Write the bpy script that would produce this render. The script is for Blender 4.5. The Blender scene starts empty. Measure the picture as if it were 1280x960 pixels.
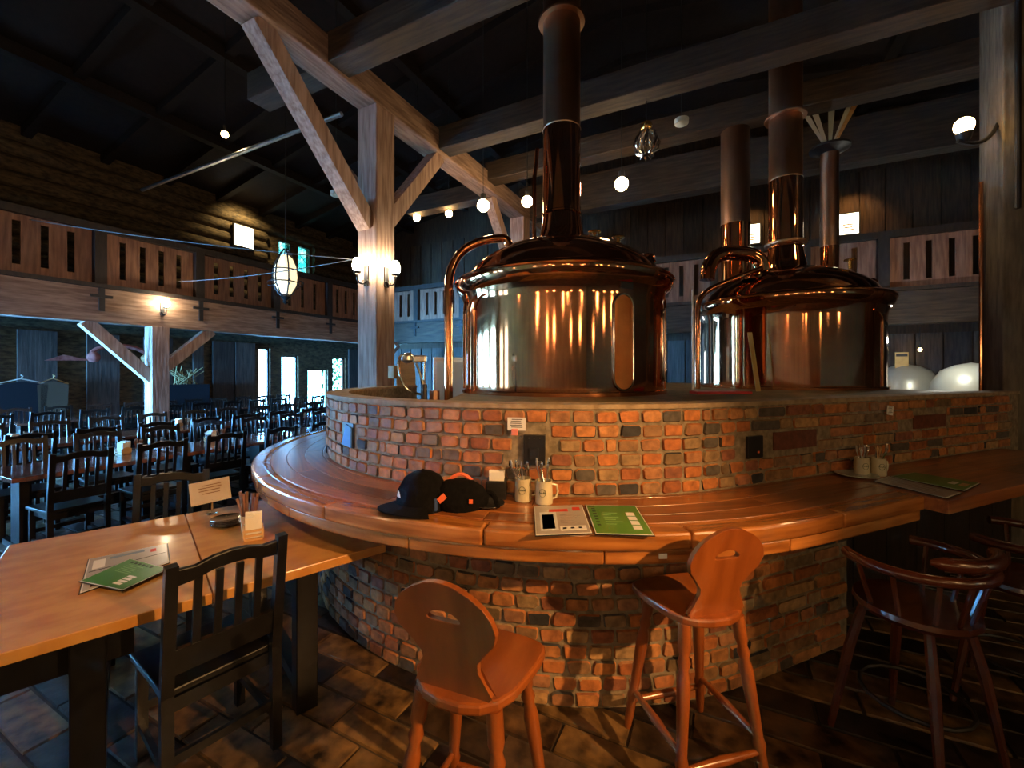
import bpy, math, random
from mathutils import Vector, Matrix
random.seed(7)
PI = math.pi
C = bpy.context.scene.collection
sc = bpy.context.scene

# ------------------------------------------------------------------ camera, world, exposure, big lights
H, F, HY = 1.68, 530.0, 465.0
cd = bpy.data.cameras.new('camera'); cam = bpy.data.objects.new('camera', cd); C.objects.link(cam)
cam.location = (0, 0, H); cam.rotation_euler = (PI / 2, 0, 0)
cd.sensor_width = 36; cd.lens = F / 1280 * 36; cd.shift_y = -(480 - HY) / 1280; cd.clip_start = .05; cd.clip_end = 100
sc.camera = cam
w = bpy.data.worlds.new('sky'); sc.world = w; w.use_nodes = True
w.node_tree.nodes['Background'].inputs[0].default_value = (.45, .75, 1.0, 1)
w.node_tree.nodes['Background'].inputs[1].default_value = 12.0
sc.view_settings.view_transform = 'Standard'; sc.view_settings.look = 'None'
sc.view_settings.exposure = 0.12; sc.view_settings.gamma = 1.0; sc.view_settings.use_curve_mapping = False

def U3(u, v, z=0.0):                      # room axes: u runs to the back of the hall, v to the right
    return Vector((.4472 * u + .8944 * v, .8944 * u - .4472 * v, z))
RROT = -math.atan2(.4472, .8944)          # local x = +v, local y = +u
def P(px, py, z):                         # a point at height z seen at a pixel
    Y = (H - z) * F / (py - HY)
    return Vector(((px - 640) / F * Y, Y, z))
def Q(px, py, Y):                         # a point at depth Y seen at a pixel
    return Vector(((px - 640) / F * Y, Y, H - (py - HY) / F * Y))
def v_at(px, u):                          # v of the sight line on the plane u = const
    t = (px - 640) / F
    return (t * .8944 * u - .4472 * u) / (.8944 + .4472 * t)
def u_at(px, v):
    t = (px - 640) / F
    return (.8944 * v + .4472 * t * v) / (.8944 * t - .4472)

def area(name, loc, look, sx, sy, power, col):
    l = bpy.data.lights.new(name, 'AREA'); l.shape = 'RECTANGLE'; l.size = sx; l.size_y = sy; l.energy = power; l.color = col
    o = bpy.data.objects.new(name, l); C.objects.link(o); o.location = loc
    o.rotation_euler = (Vector(look) - Vector(loc)).to_track_quat('-Z', 'Y').to_euler(); return o
def spot(name, loc, look, power, col, ang, blend=.5, rad=.05):
    l = bpy.data.lights.new(name, 'SPOT'); l.energy = power; l.color = col; l.spot_size = math.radians(ang); l.spot_blend = blend; l.shadow_soft_size = rad
    o = bpy.data.objects.new(name, l); C.objects.link(o); o.location = loc
    o.rotation_euler = (Vector(look) - Vector(loc)).to_track_quat('-Z', 'Y').to_euler(); return o
def point(name, loc, power, col, rad=.06):
    l = bpy.data.lights.new(name, 'POINT'); l.energy = power; l.color = col; l.shadow_soft_size = rad
    o = bpy.data.objects.new(name, l); C.objects.link(o); o.location = loc; return o
BLUE = (.11, .46, 1.0)
WARM = (1.0, .52, .19)
# daylight through the windows of the left wall (each lamp stands just outside its glass)
WALLV = -13.5
WINS = [(8.62, 9.02, .25, 2.47), (9.43, 10.06, .25, 2.24), (10.45, 11.32, .3, 1.78), (11.54, 12.16, .3, 2.24),
        (.9, 2.3, .3, 2.35), (-1.7, .3, .3, 2.35), (-4.6, -2.6, .3, 2.35)]
for i, (a, b, z0, z1) in enumerate(WINS):
    if i == 3: continue
    cu = (a + b) / 2; zz = (z0 + z1) / 2
    area('daylight', U3(cu, WALLV - .35, zz), U3(cu, 0, zz), (b - a) * .95, (z1 - z0) * .95, [2000, 3000, 3000, 0, 3000, 2400, 800][i], BLUE).data.spread = math.radians(125)
FILL_WINS = [(-13.0, -11.4, .4, 2.2), (-10.6, -9.3, .4, 2.2)]     # unseen openings added behind the camera for blue fill on the left
for a, b, z0, z1 in FILL_WINS:
    area('daylight', U3(-6.35, (a + b) / 2, (z0 + z1) / 2), U3(2.5, (a + b) / 2 + 1.0, .2), b - a, z1 - z0, 900, BLUE).data.spread = math.radians(50)  # added blue fill light through the made-up openings
# warm house spots over and behind the guests, aimed at the bar and the tables
spot('bar_spotlight', (2.85, -.6, 2.75), (-.15, 2.0, .8), 850, WARM, 46, .9, .035)
spot('bar_spotlight', (.3, .5, 3.2), (.1, 2.3, 1.15), 70, WARM, 62, .9, .05)
spot('table_spotlight', (-2.4, .9, 3.2), (-1.75, 2.3, .7), 85, (1, .58, .26), 58, .9, .06)
spot('beam_spotlight', (-1.6, 2.6, 2.6), (-2.3, 4.4, 4.6), 42, (1, .80, .66), 62, .9, .1)
spot('balcony_spotlight', U3(3.0, -6.4, 3.0), U3(3.5, -10.3, 3.3), 60, (1, .6, .40), 75, .9, .1)
spot('balcony_spotlight', U3(7.3, 4.0, 3.2), U3(10.6, 3.8, 3.2), 22, (1, .5, .2), 80, .9, .1)

# ------------------------------------------------------------------ materials
def nt(name):
    m = bpy.data.materials.new(name); m.use_nodes = True
    t = m.node_tree; b = t.nodes['Principled BSDF']; return m, t, b
def N(t, ty, **kw):
    n = t.nodes.new(ty)
    for k, v in kw.items():
        if k in n.inputs: n.inputs[k].default_value = v
        else: setattr(n, k, v)
    return n
def rgba(c): return (c[0], c[1], c[2], 1)
def noisy(name, c1, c2, scale=6, rough=.5, metal=0, bump=.0, stretch=(1, 1, 1), detail=5, coat=0, lo=.35, hi=.65, rvar=0, objrand=0, spec=.5):
    m, t, b = nt(name)
    tc = N(t, 'ShaderNodeTexCoord'); mp = N(t, 'ShaderNodeMapping'); mp.inputs['Scale'].default_value = stretch
    t.links.new(tc.outputs['Object'], mp.inputs[0])
    oi = N(t, 'ShaderNodeObjectInfo')
    ad = N(t, 'ShaderNodeVectorMath', operation='ADD'); t.links.new(mp.outputs[0], ad.inputs[0])
    ml = N(t, 'ShaderNodeMath', operation='MULTIPLY'); ml.inputs[1].default_value = 37.0
    t.links.new(oi.outputs['Random'], ml.inputs[0]); t.links.new(ml.outputs[0], ad.inputs[1])
    no = N(t, 'ShaderNodeTexNoise'); no.inputs['Scale'].default_value = scale; no.inputs['Detail'].default_value = detail
    t.links.new(ad.outputs[0], no.inputs['Vector'])
    r = N(t, 'ShaderNodeValToRGB'); r.color_ramp.elements[0].position = lo; r.color_ramp.elements[1].position = hi
    r.color_ramp.elements[0].color = rgba(c1); r.color_ramp.elements[1].color = rgba(c2)
    t.links.new(no.outputs['Fac'], r.inputs[0])
    out = r.outputs[0]
    if objrand:
        hs = N(t, 'ShaderNodeHueSaturation'); mr = N(t, 'ShaderNodeMapRange'); mr.inputs[3].default_value = 1 - objrand; mr.inputs[4].default_value = 1 + objrand
        t.links.new(oi.outputs['Random'], mr.inputs[0]); t.links.new(mr.outputs[0], hs.inputs['Value']); t.links.new(out, hs.inputs['Color']); out = hs.outputs[0]
    t.links.new(out, b.inputs['Base Color'])
    b.inputs['Roughness'].default_value = rough; b.inputs['Metallic'].default_value = metal
    b.inputs['Coat Weight'].default_value = coat; b.inputs['Coat Roughness'].default_value = .12
    b.inputs['Specular IOR Level'].default_value = spec
    if rvar:
        mr2 = N(t, 'ShaderNodeMapRange'); mr2.inputs[3].default_value = max(.02, rough - rvar); mr2.inputs[4].default_value = rough + rvar
        t.links.new(no.outputs['Fac'], mr2.inputs[0]); t.links.new(mr2.outputs[0], b.inputs['Roughness'])
    if bump:
        bp = N(t, 'ShaderNodeBump'); bp.inputs['Strength'].default_value = bump; bp.inputs['Distance'].default_value = .01
        t.links.new(no.outputs['Fac'], bp.inputs['Height']); t.links.new(bp.outputs[0], b.inputs['Normal'])
    return m
def palette(name, cols, rough=.8, bump=.5, scale=30, patch=(.5, 1.15), rot=0.0):
    m, t, b = nt(name)
    oi = N(t, 'ShaderNodeObjectInfo'); ge = N(t, 'ShaderNodeNewGeometry')
    a = N(t, 'ShaderNodeMath', operation='ADD'); t.links.new(oi.outputs['Random'], a.inputs[0]); t.links.new(ge.outputs['Random Per Island'], a.inputs[1])
    fr = N(t, 'ShaderNodeMath', operation='FRACT'); t.links.new(a.outputs[0], fr.inputs[0])
    r = N(t, 'ShaderNodeValToRGB'); r.color_ramp.interpolation = 'CONSTANT'
    els = r.color_ramp.elements
    while len(els) < len(cols): els.new(.5)
    for i, c in enumerate(cols): els[i].position = i / len(cols); els[i].color = rgba(c)
    t.links.new(fr.outputs[0], r.inputs[0])
    tc = N(t, 'ShaderNodeTexCoord'); ad = N(t, 'ShaderNodeVectorMath', operation='ADD')
    ml = N(t, 'ShaderNodeMath', operation='MULTIPLY'); ml.inputs[1].default_value = 91.0; t.links.new(fr.outputs[0], ml.inputs[0])
    t.links.new(tc.outputs['Object'], ad.inputs[0]); t.links.new(ml.outputs[0], ad.inputs[1])
    no = N(t, 'ShaderNodeTexNoise'); no.inputs['Scale'].default_value = scale; no.inputs['Detail'].default_value = 6; t.links.new(ad.outputs[0], no.inputs['Vector'])
    mr = N(t, 'ShaderNodeMapRange'); mr.inputs[1].default_value = .3; mr.inputs[2].default_value = .7; mr.inputs[3].default_value = patch[0]; mr.inputs[4].default_value = patch[1]
    t.links.new(no.outputs['Fac'], mr.inputs[0])
    hs = N(t, 'ShaderNodeHueSaturation'); t.links.new(r.outputs[0], hs.inputs['Color']); t.links.new(mr.outputs[0], hs.inputs['Value'])
    t.links.new(hs.outputs[0], b.inputs['Base Color']); b.inputs['Roughness'].default_value = rough
    bp = N(t, 'ShaderNodeBump'); bp.inputs['Strength'].default_value = bump; bp.inputs['Distance'].default_value = .006
    t.links.new(no.outputs['Fac'], bp.inputs['Height']); t.links.new(bp.outputs[0], b.inputs['Normal'])
    return m
def flat(name, c, rough=.5, metal=0, em=0, ec=None, coat=0):
    m, t, b = nt(name); b.inputs['Base Color'].default_value = rgba(c); b.inputs['Roughness'].default_value = rough; b.inputs['Metallic'].default_value = metal
    b.inputs['Coat Weight'].default_value = coat
    if em: b.inputs['Emission Color'].default_value = rgba(ec or c); b.inputs['Emission Strength'].default_value = em
    return m
M = {}
M['brick'] = palette('old_brick', [(.50, .17, .045), (.34, .11, .035), (.52, .23, .08), (.30, .16, .07), (.46, .15, .04), (.035, .035, .04), (.50, .29, .12), (.38, .17, .07), (.20, .13, .065), (.54, .19, .05), (.33, .21, .10), (.46, .17, .06), (.10, .085, .07), (.44, .2, .09), (.28, .1, .05), (.5, .2, .06)], .75, .9, 22)
M['mortar'] = noisy('mortar', (.16, .125, .08), (.30, .24, .16), 25, .95, bump=.8)
M['ledge'] = noisy('ledge_render', (.24, .17, .10), (.40, .30, .19), 14, .8, bump=.6)
M['platform'] = noisy('kettle_platform', (.10, .085, .03), (.22, .17, .08), 9, .6, bump=.4)
M['copper'] = noisy('polished_copper', (.52, .20, .085), (.74, .33, .16), 2.2, .07, 1, 0.0, detail=3, rvar=.03)
M['copper_old'] = noisy('tarnished_copper', (.28, .15, .09), (.46, .27, .17), 3, .42, 1, 0.05, stretch=(1, 1, .3), rvar=.1)
M['copper_tube'] = noisy('copper_tube', (.70, .28, .12), (.85, .40, .2), 4, .12, 1)
M['chrome'] = flat('chrome', (.75, .75, .74), .15, 1)
M['steel'] = noisy('brushed_steel', (.45, .47, .5), (.62, .64, .66), 8, .32, 1, stretch=(1, 1, 10))
M['tankmetal'] = flat('satin_tank', (.5, .52, .47), .35, .35)
M['brass'] = flat('brass', (.8, .55, .2), .25, 1)
M['copper_hole'] = noisy('inner_copper', (.55, .16, .04), (.8, .3, .08), 3, .35, .8)
M['counter'] = noisy('varnished_pine', (.20, .062, .017), (.38, .135, .036), 3.2, .28, bump=0, stretch=(.35, 12, 9), coat=.4, objrand=.28)
M['rim'] = noisy('varnished_rim', (.26, .085, .018), (.52, .20, .045), 3.0, .25, bump=.1, stretch=(.6, 8, 8), coat=.6, objrand=.18)
M['post'] = noisy('weathered_beam', (.24, .145, .105), (.46, .31, .24), 5, .75, bump=.8, stretch=(5, 5, .5))
M['beamx'] = noisy('shaded_beam_long', (.020, .012, .007), (.055, .034, .02), 5, .75, bump=.8, stretch=(.5, 5, 5), objrand=.15)  # beam wood darkened in its colour to stand for the unlit roof space
M['beamy'] = noisy('lit_beam_long', (.19, .11, .075), (.38, .25, .18), 5, .75, bump=.8, stretch=(5, .5, 5), objrand=.15)  # lighter copy of the wood for beams that catch the light
M['board'] = noisy('balcony_board', (.15, .07, .045), (.28, .14, .085), 4, .7, bump=.5, stretch=(6, 6, .6), objrand=.15)
M['upperplank'] = noisy('upper_plank', (.035, .018, .008), (.075, .04, .018), 4, .8, bump=.5, stretch=(6, 6, .5), objrand=.3)
M['frontwall'] = noisy('brown_wall', (.20, .11, .05), (.34, .2, .1), 3, .7)
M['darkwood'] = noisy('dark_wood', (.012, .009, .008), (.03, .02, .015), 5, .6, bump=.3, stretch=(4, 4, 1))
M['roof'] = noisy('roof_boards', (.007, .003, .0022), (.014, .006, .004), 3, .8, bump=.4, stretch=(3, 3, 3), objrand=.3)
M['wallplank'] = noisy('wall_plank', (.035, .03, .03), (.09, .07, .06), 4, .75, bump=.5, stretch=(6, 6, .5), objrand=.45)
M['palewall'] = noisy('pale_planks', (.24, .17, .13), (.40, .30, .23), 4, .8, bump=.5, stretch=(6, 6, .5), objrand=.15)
M['stone'] = noisy('rough_log_wall', (.035, .025, .014), (.13, .09, .045), 7, .9, bump=1.2, stretch=(1, 1, 3))
M['chair'] = noisy('black_paint', (.0025, .0025, .003), (.006, .006, .007), 9, .3, bump=.1, stretch=(2, 2, 2), spec=.5)
M['stool'] = noisy('stool_wood', (.20, .05, .009), (.30, .082, .016), 3, .28, bump=.06, stretch=(5, 1, .8), coat=.5)
M['redwood'] = noisy('dark_red_wood', (.05, .011, .005), (.10, .025, .009), 4, .25, bump=.08, coat=.5)
M['table'] = noisy('honey_table', (.48, .20, .04), (.62, .31, .08), 7, .34, bump=.05, stretch=(1, 1.6, 1), coat=.2, detail=8)
M['tabledark'] = noisy('red_table', (.13, .055, .035), (.24, .10, .07), 4, .15, bump=.05, stretch=(1, 4, 1), coat=.6)
M['floor'] = palette('worn_floor_block', [(.09, .048, .02), (.14, .08, .03), (.04, .024, .012), (.16, .09, .033), (.08, .05, .03), (.022, .014, .010)], .42, .9, 11, (.05, 1.5))
M['floorbase'] = noisy('floor_joint', (.02, .014, .01), (.05, .035, .02), 12, .8)
M['black'] = flat('black_plastic', (.01, .01, .011), .4)
M['iron'] = flat('black_iron', (.03, .03, .032), .45, .6)
M['cloth'] = noisy('black_cloth', (.0025, .0025, .003), (.005, .005, .006), 60, 1.0, bump=.4, spec=.15)
M['bluecloth'] = flat('blue_lining', (.02, .05, .16), .8)
M['orange'] = flat('orange_tag', (.85, .16, .06), .6)
M['white'] = flat('white_paper', (.75, .74, .70), .7)
M['whitepaint'] = flat('white_paint', (.62, .66, .68), .5)
M['cream'] = noisy('stoneware', (.50, .45, .30), (.62, .57, .40), 10, .25, coat=.6)
M['ink'] = flat('dark_green_ink', (.03, .06, .03), .6)
M['inkblack'] = flat('black_ink', (.03, .03, .03), .6)
M['red'] = flat('red_print', (.6, .05, .03), .5)
M['redtray'] = flat('red_plastic', (.55, .015, .012), .35)
M['green'] = noisy('green_menu', (.035, .20, .02), (.06, .29, .035), 3, .3, coat=.4)
M['grey'] = noisy('grey_menu', (.34, .32, .31), (.46, .43, .41), 3, .3, coat=.4)
M['plate'] = flat('dark_plate', (.03, .03, .032), .2, coat=.5)
M['paleplate'] = flat('pale_plate', (.42, .48, .46), .25, coat=.5)
M['lightwood'] = noisy('light_wood', (.50, .30, .13), (.66, .42, .2), 6, .5, stretch=(1, 1, 5))
M['handle'] = noisy('brown_handle', (.16, .07, .03), (.25, .12, .06), 8, .4)
M['pinkclip'] = flat('pink_clip', (.75, .22, .17), .5)
M['bluecard'] = flat('blue_card', (.04, .2, .6), .5)
M['yellow'] = flat('yellowed_plastic', (.42, .33, .16), .5)
M['ruler'] = noisy('yellow_rule', (.5, .33, .1), (.62, .42, .15), 6, .5)
M['straw'] = noisy('dry_straw', (.28, .2, .09), (.45, .34, .16), 20, .9)
M['coat'] = flat('dark_blue_coat', (.005, .008, .016), .9)
M['tan'] = flat('tan_cloth', (.10, .07, .045), .9)
M['bulb'] = flat('lit_bulb', (1, .8, .5), .5, em=75, ec=(1, .66, .32))
M['bulbsoft'] = flat('lit_bulb_small', (1, .8, .5), .5, em=60, ec=(1, .62, .25))
M['sconce'] = flat('lit_sconce_glass', (1, .85, .6), .5, em=150, ec=(1, .80, .52))
M['addedlamp'] = flat('added_lamp_glass', (1, .8, .5), .5, em=30, ec=(1, .60, .26))  # glow of the lamps added behind the camera
M['lantern'] = flat('lantern_glass', (.8, .7, .5), .5, em=1.1, ec=(1, .82, .5))
M['signlit'] = flat('backlit_sign', (.9, .85, .7), .5, em=4.5, ec=(1, .88, .6))
M['whitedisc'] = flat('pale_cover', (.5, .6, .58), .5)
M['rope'] = flat('rope', (.16, .15, .14), .8)
M['ivy'] = noisy('ivy', (.0, .05, .02), (.06, .5, .28), 9, .8, lo=.42, hi=.55)
def glassy(name, c, em):
    m, t, b = nt(name); b.inputs['Base Color'].default_value = rgba(c); b.inputs['Transmission Weight'].default_value = 1; b.inputs['Roughness'].default_value = .05
    b.inputs['IOR'].default_value = 1.02
    return m
M['pane'] = glassy('window_glass', (.95, 1, 1), 0)
m, t, b = nt('stained_glass')
tr = N(t, 'ShaderNodeBsdfTransparent'); no = N(t, 'ShaderNodeTexNoise'); no.inputs['Scale'].default_value = 5
tc = N(t, 'ShaderNodeTexCoord'); t.links.new(tc.outputs['Object'], no.inputs['Vector'])
r = N(t, 'ShaderNodeValToRGB'); r.color_ramp.elements[0].position = .42; r.color_ramp.elements[0].color = (.10, .34, .30, 1); r.color_ramp.elements[1].position = .6; r.color_ramp.elements[1].color = (.40, .50, .42, 1)
t.links.new(no.outputs['Fac'], r.inputs[0]); t.links.new(r.outputs[0], tr.inputs[0]); t.links.new(tr.outputs[0], t.nodes['Material Output'].inputs[0]); M['stained'] = m

# ------------------------------------------------------------------ mesh helpers
class MB:
    def __init__(s): s.v = []; s.f = []
    def add(s, vs, fs):
        o = len(s.v); s.v += [tuple(x) for x in vs]; s.f += [tuple(i + o for i in f) for f in fs]; return s
    def box(s, c, d, rot=None, taper=1.0):
        c = Vector(c); hx, hy, hz = d[0] / 2, d[1] / 2, d[2] / 2; vs = []
        for z in (-1, 1):
            k = taper if z > 0 else 1
            for x, y in ((-1, -1), (1, -1), (1, 1), (-1, 1)):
                p = Vector((x * hx * k, y * hy * k, z * hz))
                if rot is not None: p = rot @ p
                vs.append(c + p)
        return s.add(vs, [(3, 2, 1, 0), (4, 5, 6, 7), (0, 1, 5, 4), (1, 2, 6, 5), (2, 3, 7, 6), (3, 0, 4, 7)])
    def bar(s, p, q, wd, hg, up=(0, 0, 1)):      # a square timber from p to q
        p, q = Vector(p), Vector(q); d = (q - p).normalized(); up = Vector(up)
        if abs(d.dot(up)) > .99: up = Vector((0, 1, 0))
        sx = d.cross(up).normalized(); sz = sx.cross(d)
        vs = [a + sx * (i * wd / 2) + sz * (j * hg / 2) for a in (p, q) for i, j in ((-1, -1), (1, -1), (1, 1), (-1, 1))]
        return s.add(vs, [(3, 2, 1, 0), (4, 5, 6, 7), (0, 1, 5, 4), (1, 2, 6, 5), (2, 3, 7, 6), (3, 0, 4, 7)])
    def tube(s, pts, r, n=8, cap=True):
        pts = [Vector(p) for p in pts]; rs = r if isinstance(r, (list, tuple)) else [r] * len(pts)
        vs = []; ref = None
        for i, p in enumerate(pts):
            d = (pts[min(i + 1, len(pts) - 1)] - pts[max(i - 1, 0)]).normalized()
            if ref is None: ref = Vector((0, 0, 1)) if abs(d.z) < .9 else Vector((1, 0, 0))
            a = d.cross(ref).normalized(); b = a.cross(d).normalized(); ref = b if abs(d.dot(b)) < .9 else ref
            for k in range(n):
                t = 2 * PI * k / n; vs.append(p + (a * math.cos(t) + b * math.sin(t)) * rs[i])
        fs = []
        for i in range(len(pts) - 1):
            for k in range(n):
                k2 = (k + 1) % n; fs.append((i * n + k, i * n + k2, (i + 1) * n + k2, (i + 1) * n + k))
        if cap: fs.append(tuple(range(n))[::-1]); fs.append(tuple((len(pts) - 1) * n + k for k in range(n)))
        return s.add(vs, fs)
    def lathe(s, prof, n=32, c=(0, 0, 0), a0=0, a1=2 * PI):
        full = abs(a1 - a0 - 2 * PI) < 1e-6; m = n if full else n + 1; vs = []
        for r_, z in prof:
            for k in range(m):
                t = a0 + (a1 - a0) * k / n; vs.append((c[0] + r_ * math.cos(t), c[1] + r_ * math.sin(t), c[2] + z))
        fs = []
        for i in range(len(prof) - 1):
            for k in range(n):
                k2 = (k + 1) % m; fs.append((i * m + k, i * m + k2, (i + 1) * m + k2, (i + 1) * m + k))
        return s.add(vs, fs)
    def prism(s, poly, z0, z1, xf=None):          # polygon in xy, extruded in z, optional transform
        n = len(poly); vs = [Vector((x, y, z)) for z in (z0, z1) for x, y in poly]
        if xf is not None: vs = [xf @ p for p in vs]
        fs = [tuple(range(n))[::-1], tuple(range(n, 2 * n))] + [(i, (i + 1) % n, n + (i + 1) % n, n + i) for i in range(n)]
        return s.add(vs, fs)
    def ball(s, c, r, n=12, sz=1.0):
        prof = [(max(1e-4, r * math.sin(PI * i / (n // 2))), -r * sz * math.cos(PI * i / (n // 2))) for i in range(n // 2 + 1)]
        return s.lathe(prof, n, c)
    def mesh(s, name, mat, smooth=False):
        me = bpy.data.meshes.new(name); me.from_pydata(s.v, [], s.f)
        if mat: me.materials.append(M[mat] if isinstance(mat, str) else mat)
        if smooth: me.shade_smooth(); me.set_sharp_from_angle(angle=math.radians(40))
        me.update(); return me
    def build(s, name, mat, parent=None, loc=(0, 0, 0), rotz=0, smooth=False, bevel=0):
        return link(name, s.mesh(name, mat, smooth), parent, loc, rotz, bevel)
def link(name, me, parent=None, loc=(0, 0, 0), rotz=0, bevel=0):
    o = bpy.data.objects.new(name, me); C.objects.link(o); o.location = loc; o.rotation_euler = (0, 0, rotz)
    if parent: o.parent = parent
    if bevel:
        b = o.modifiers.new('bevel', 'BEVEL'); b.width = bevel; b.segments = 2; b.limit_method = 'ANGLE'
    return o
def tag(o, label=None, cat=None, group=None, kind=None):
    if label: o['label'] = label
    if cat: o['category'] = cat
    if group: o['group'] = group
    if kind: o['kind'] = kind
    return o
def thing(name, loc, rotz, label, cat, group=None):
    o = bpy.data.objects.new(name, None); C.objects.link(o); o.location = loc; o.rotation_euler = (0, 0, rotz); o.empty_display_size = .1
    return tag(o, label, cat, group)
def copy_tree(o, parent=None):
    c = o.copy(); C.objects.link(c); c.parent = parent
    for ch in list(o.children): copy_tree(ch, c)
    return c
def chaikin(p, k=2, closed=True):
    for _ in range(k):
        q = []
        for i in range(len(p)):
            a = p[i]; b = p[(i + 1) % len(p)]
            q += [(.75 * a[0] + .25 * b[0], .75 * a[1] + .25 * b[1]), (.25 * a[0] + .75 * b[0], .25 * a[1] + .75 * b[1])]
        p = q
    return p
ORD = ['first', 'second', 'third', 'fourth', 'fifth', 'sixth', 'seventh', 'eighth', 'ninth', 'tenth', 'eleventh', 'twelfth', 'thirteenth', 'fourteenth', 'fifteenth', 'sixteenth']

# ------------------------------------------------------------------ the setting: room shell in room axes
U0, U1, V0, V1 = -6.0, 13.2, WALLV, 8.5
floor = MB().box(((V0 + V1) / 2, (U0 + U1) / 2, -.06), (V1 - V0 + 1, U1 - U0 + 1, .1)).build('floor', 'floorbase', None, (0, 0, 0), RROT); tag(floor, kind='structure')
def tile_mesh(w_, l_, j):
    mb = MB(); x, y, c = w_ / 2 - .004, l_ / 2 - .004, .006
    mb.add([(-x, -y, -.02), (x, -y, -.02), (x, y, -.02), (-x, y, -.02), (-x + c, -y + c, j), (x - c, -y + c, j), (x - c, y - c, j * .7), (-x + c, y - c, j * .8)],
           [(4, 5, 6, 7), (0, 1, 5, 4), (1, 2, 6, 5), (2, 3, 7, 6), (3, 0, 4, 7)]); return mb
tms = [tile_mesh(.52, .176, .001 * k).mesh('floor_block', 'floor') for k in range(4)]
cand = []
row = 0; u = U0 + .1
while u < U1:
    v = V0 + .1 + (.26 if row % 2 else 0) + random.uniform(-.05, .05)
    while v < V1:
        p = U3(u, v)
        big = 1e9
        if p.y > .8:
            px = 640 + F * p.x / p.y; py = HY + F * H / p.y
            if -40 < px < 1320 and py < 1010 and not (p.x > .1 and (p - Vector((.45, 4.3, 0))).length < 2.1): big = p.y
        cand.append((big, u, v)); v += .52
    u += .176; row += 1
cand.sort(); rest = MB()
for i, (big, u, v) in enumerate(cand):
    if i < 290: link('floor_block', tms[i % 4], floor, (v, u, 0))
    else:
        j = random.uniform(0, .003); x, y = .256, .084
        rest.add([(v - x, u - y, -.02), (v + x, u - y, -.02), (v + x, u + y, -.02), (v - x, u + y, -.02), (v - x + .005, u - y + .005, j), (v + x - .005, u - y + .005, j), (v + x - .005, u + y - .005, j), (v - x + .005, u + y - .005, j)],
                 [(4, 5, 6, 7), (0, 1, 5, 4), (1, 2, 6, 5), (2, 3, 7, 6), (3, 0, 4, 7)])
tag(rest.build('floor_block', 'floor', floor), kind='stuff')

def wall_with_holes(name, axis, fixed, a0, a1, z0, z1, holes, mat, th=.25, sign=-1):
    mb = MB(); hs = sorted(holes)
    def pc(a, b, c0, c1):
        if b - a < 1e-3 or c1 - c0 < 1e-3: return
        if axis == 'v': mb.box((fixed + sign * th / 2, (a + b) / 2, (c0 + c1) / 2), (th, b - a, c1 - c0))
        else: mb.box(((a + b) / 2, fixed + sign * th / 2, (c0 + c1) / 2), (b - a, th, c1 - c0))
    cuts = sorted(set([a0, a1] + [h[0] for h in hs] + [h[1] for h in hs]))
    for a, b in zip(cuts[:-1], cuts[1:]):
        cur = z0
        for h in sorted([h for h in hs if h[0] < (a + b) / 2 < h[1]], key=lambda h: h[2]):
            pc(a, b, cur, h[2]); cur = h[3]
        pc(a, b, cur, z1)
    return tag(mb.build(name, mat, None, (0, 0, 0), RROT), kind='structure')
STW = [(9.31, 9.78, 4.99, 6.17), (10.03, 10.55, 5.24, 6.18)]
wl = wall_with_holes('wall_left', 'v', V0, U0, U1, 0, 7.0, WINS + STW, 'stone')
wb = wall_with_holes('wall_back', 'u', U1, V0, V1, 0, 9.0, [(-6.05, -5.2, .9, 2.1)], 'upperplank', sign=1)
wr = wall_with_holes('wall_right', 'v', V1, U0, U1, 0, 8.0, [], 'stone', sign=1)
wf = wall_with_holes('wall_front', 'u', U0, V0, V1, 0, 9.0, FILL_WINS, 'frontwall', sign=-1)
ceil = MB()
rv, rz = -2.0, 9.0
for (va, za, vb, zb) in ((V0 - .3, 6.9, rv, rz), (rv, rz, V1 + .3, 7.2)):
    ceil.add([(va, U0 - .3, za), (vb, U0 - .3, zb), (vb, U1 + .3, zb), (va, U1 + .3, za), (va, U0 - .3, za + .15), (vb, U0 - .3, zb + .15), (vb, U1 + .3, zb + .15), (va, U1 + .3, za + .15)],
             [(0, 1, 2, 3), (7, 6, 5, 4), (0, 4, 5, 1), (2, 6, 7, 3), (1, 5, 6, 2), (3, 7, 4, 0)])
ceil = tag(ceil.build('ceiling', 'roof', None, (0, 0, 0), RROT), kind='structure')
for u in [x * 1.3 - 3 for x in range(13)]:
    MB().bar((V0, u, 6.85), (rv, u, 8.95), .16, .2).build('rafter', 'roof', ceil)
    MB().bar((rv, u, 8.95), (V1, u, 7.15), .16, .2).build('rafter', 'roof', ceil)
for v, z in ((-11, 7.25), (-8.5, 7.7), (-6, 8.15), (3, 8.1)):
    MB().bar((v, U0, z), (v, U1, z), .2, .22).build('purlin', 'roof', ceil)
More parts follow.
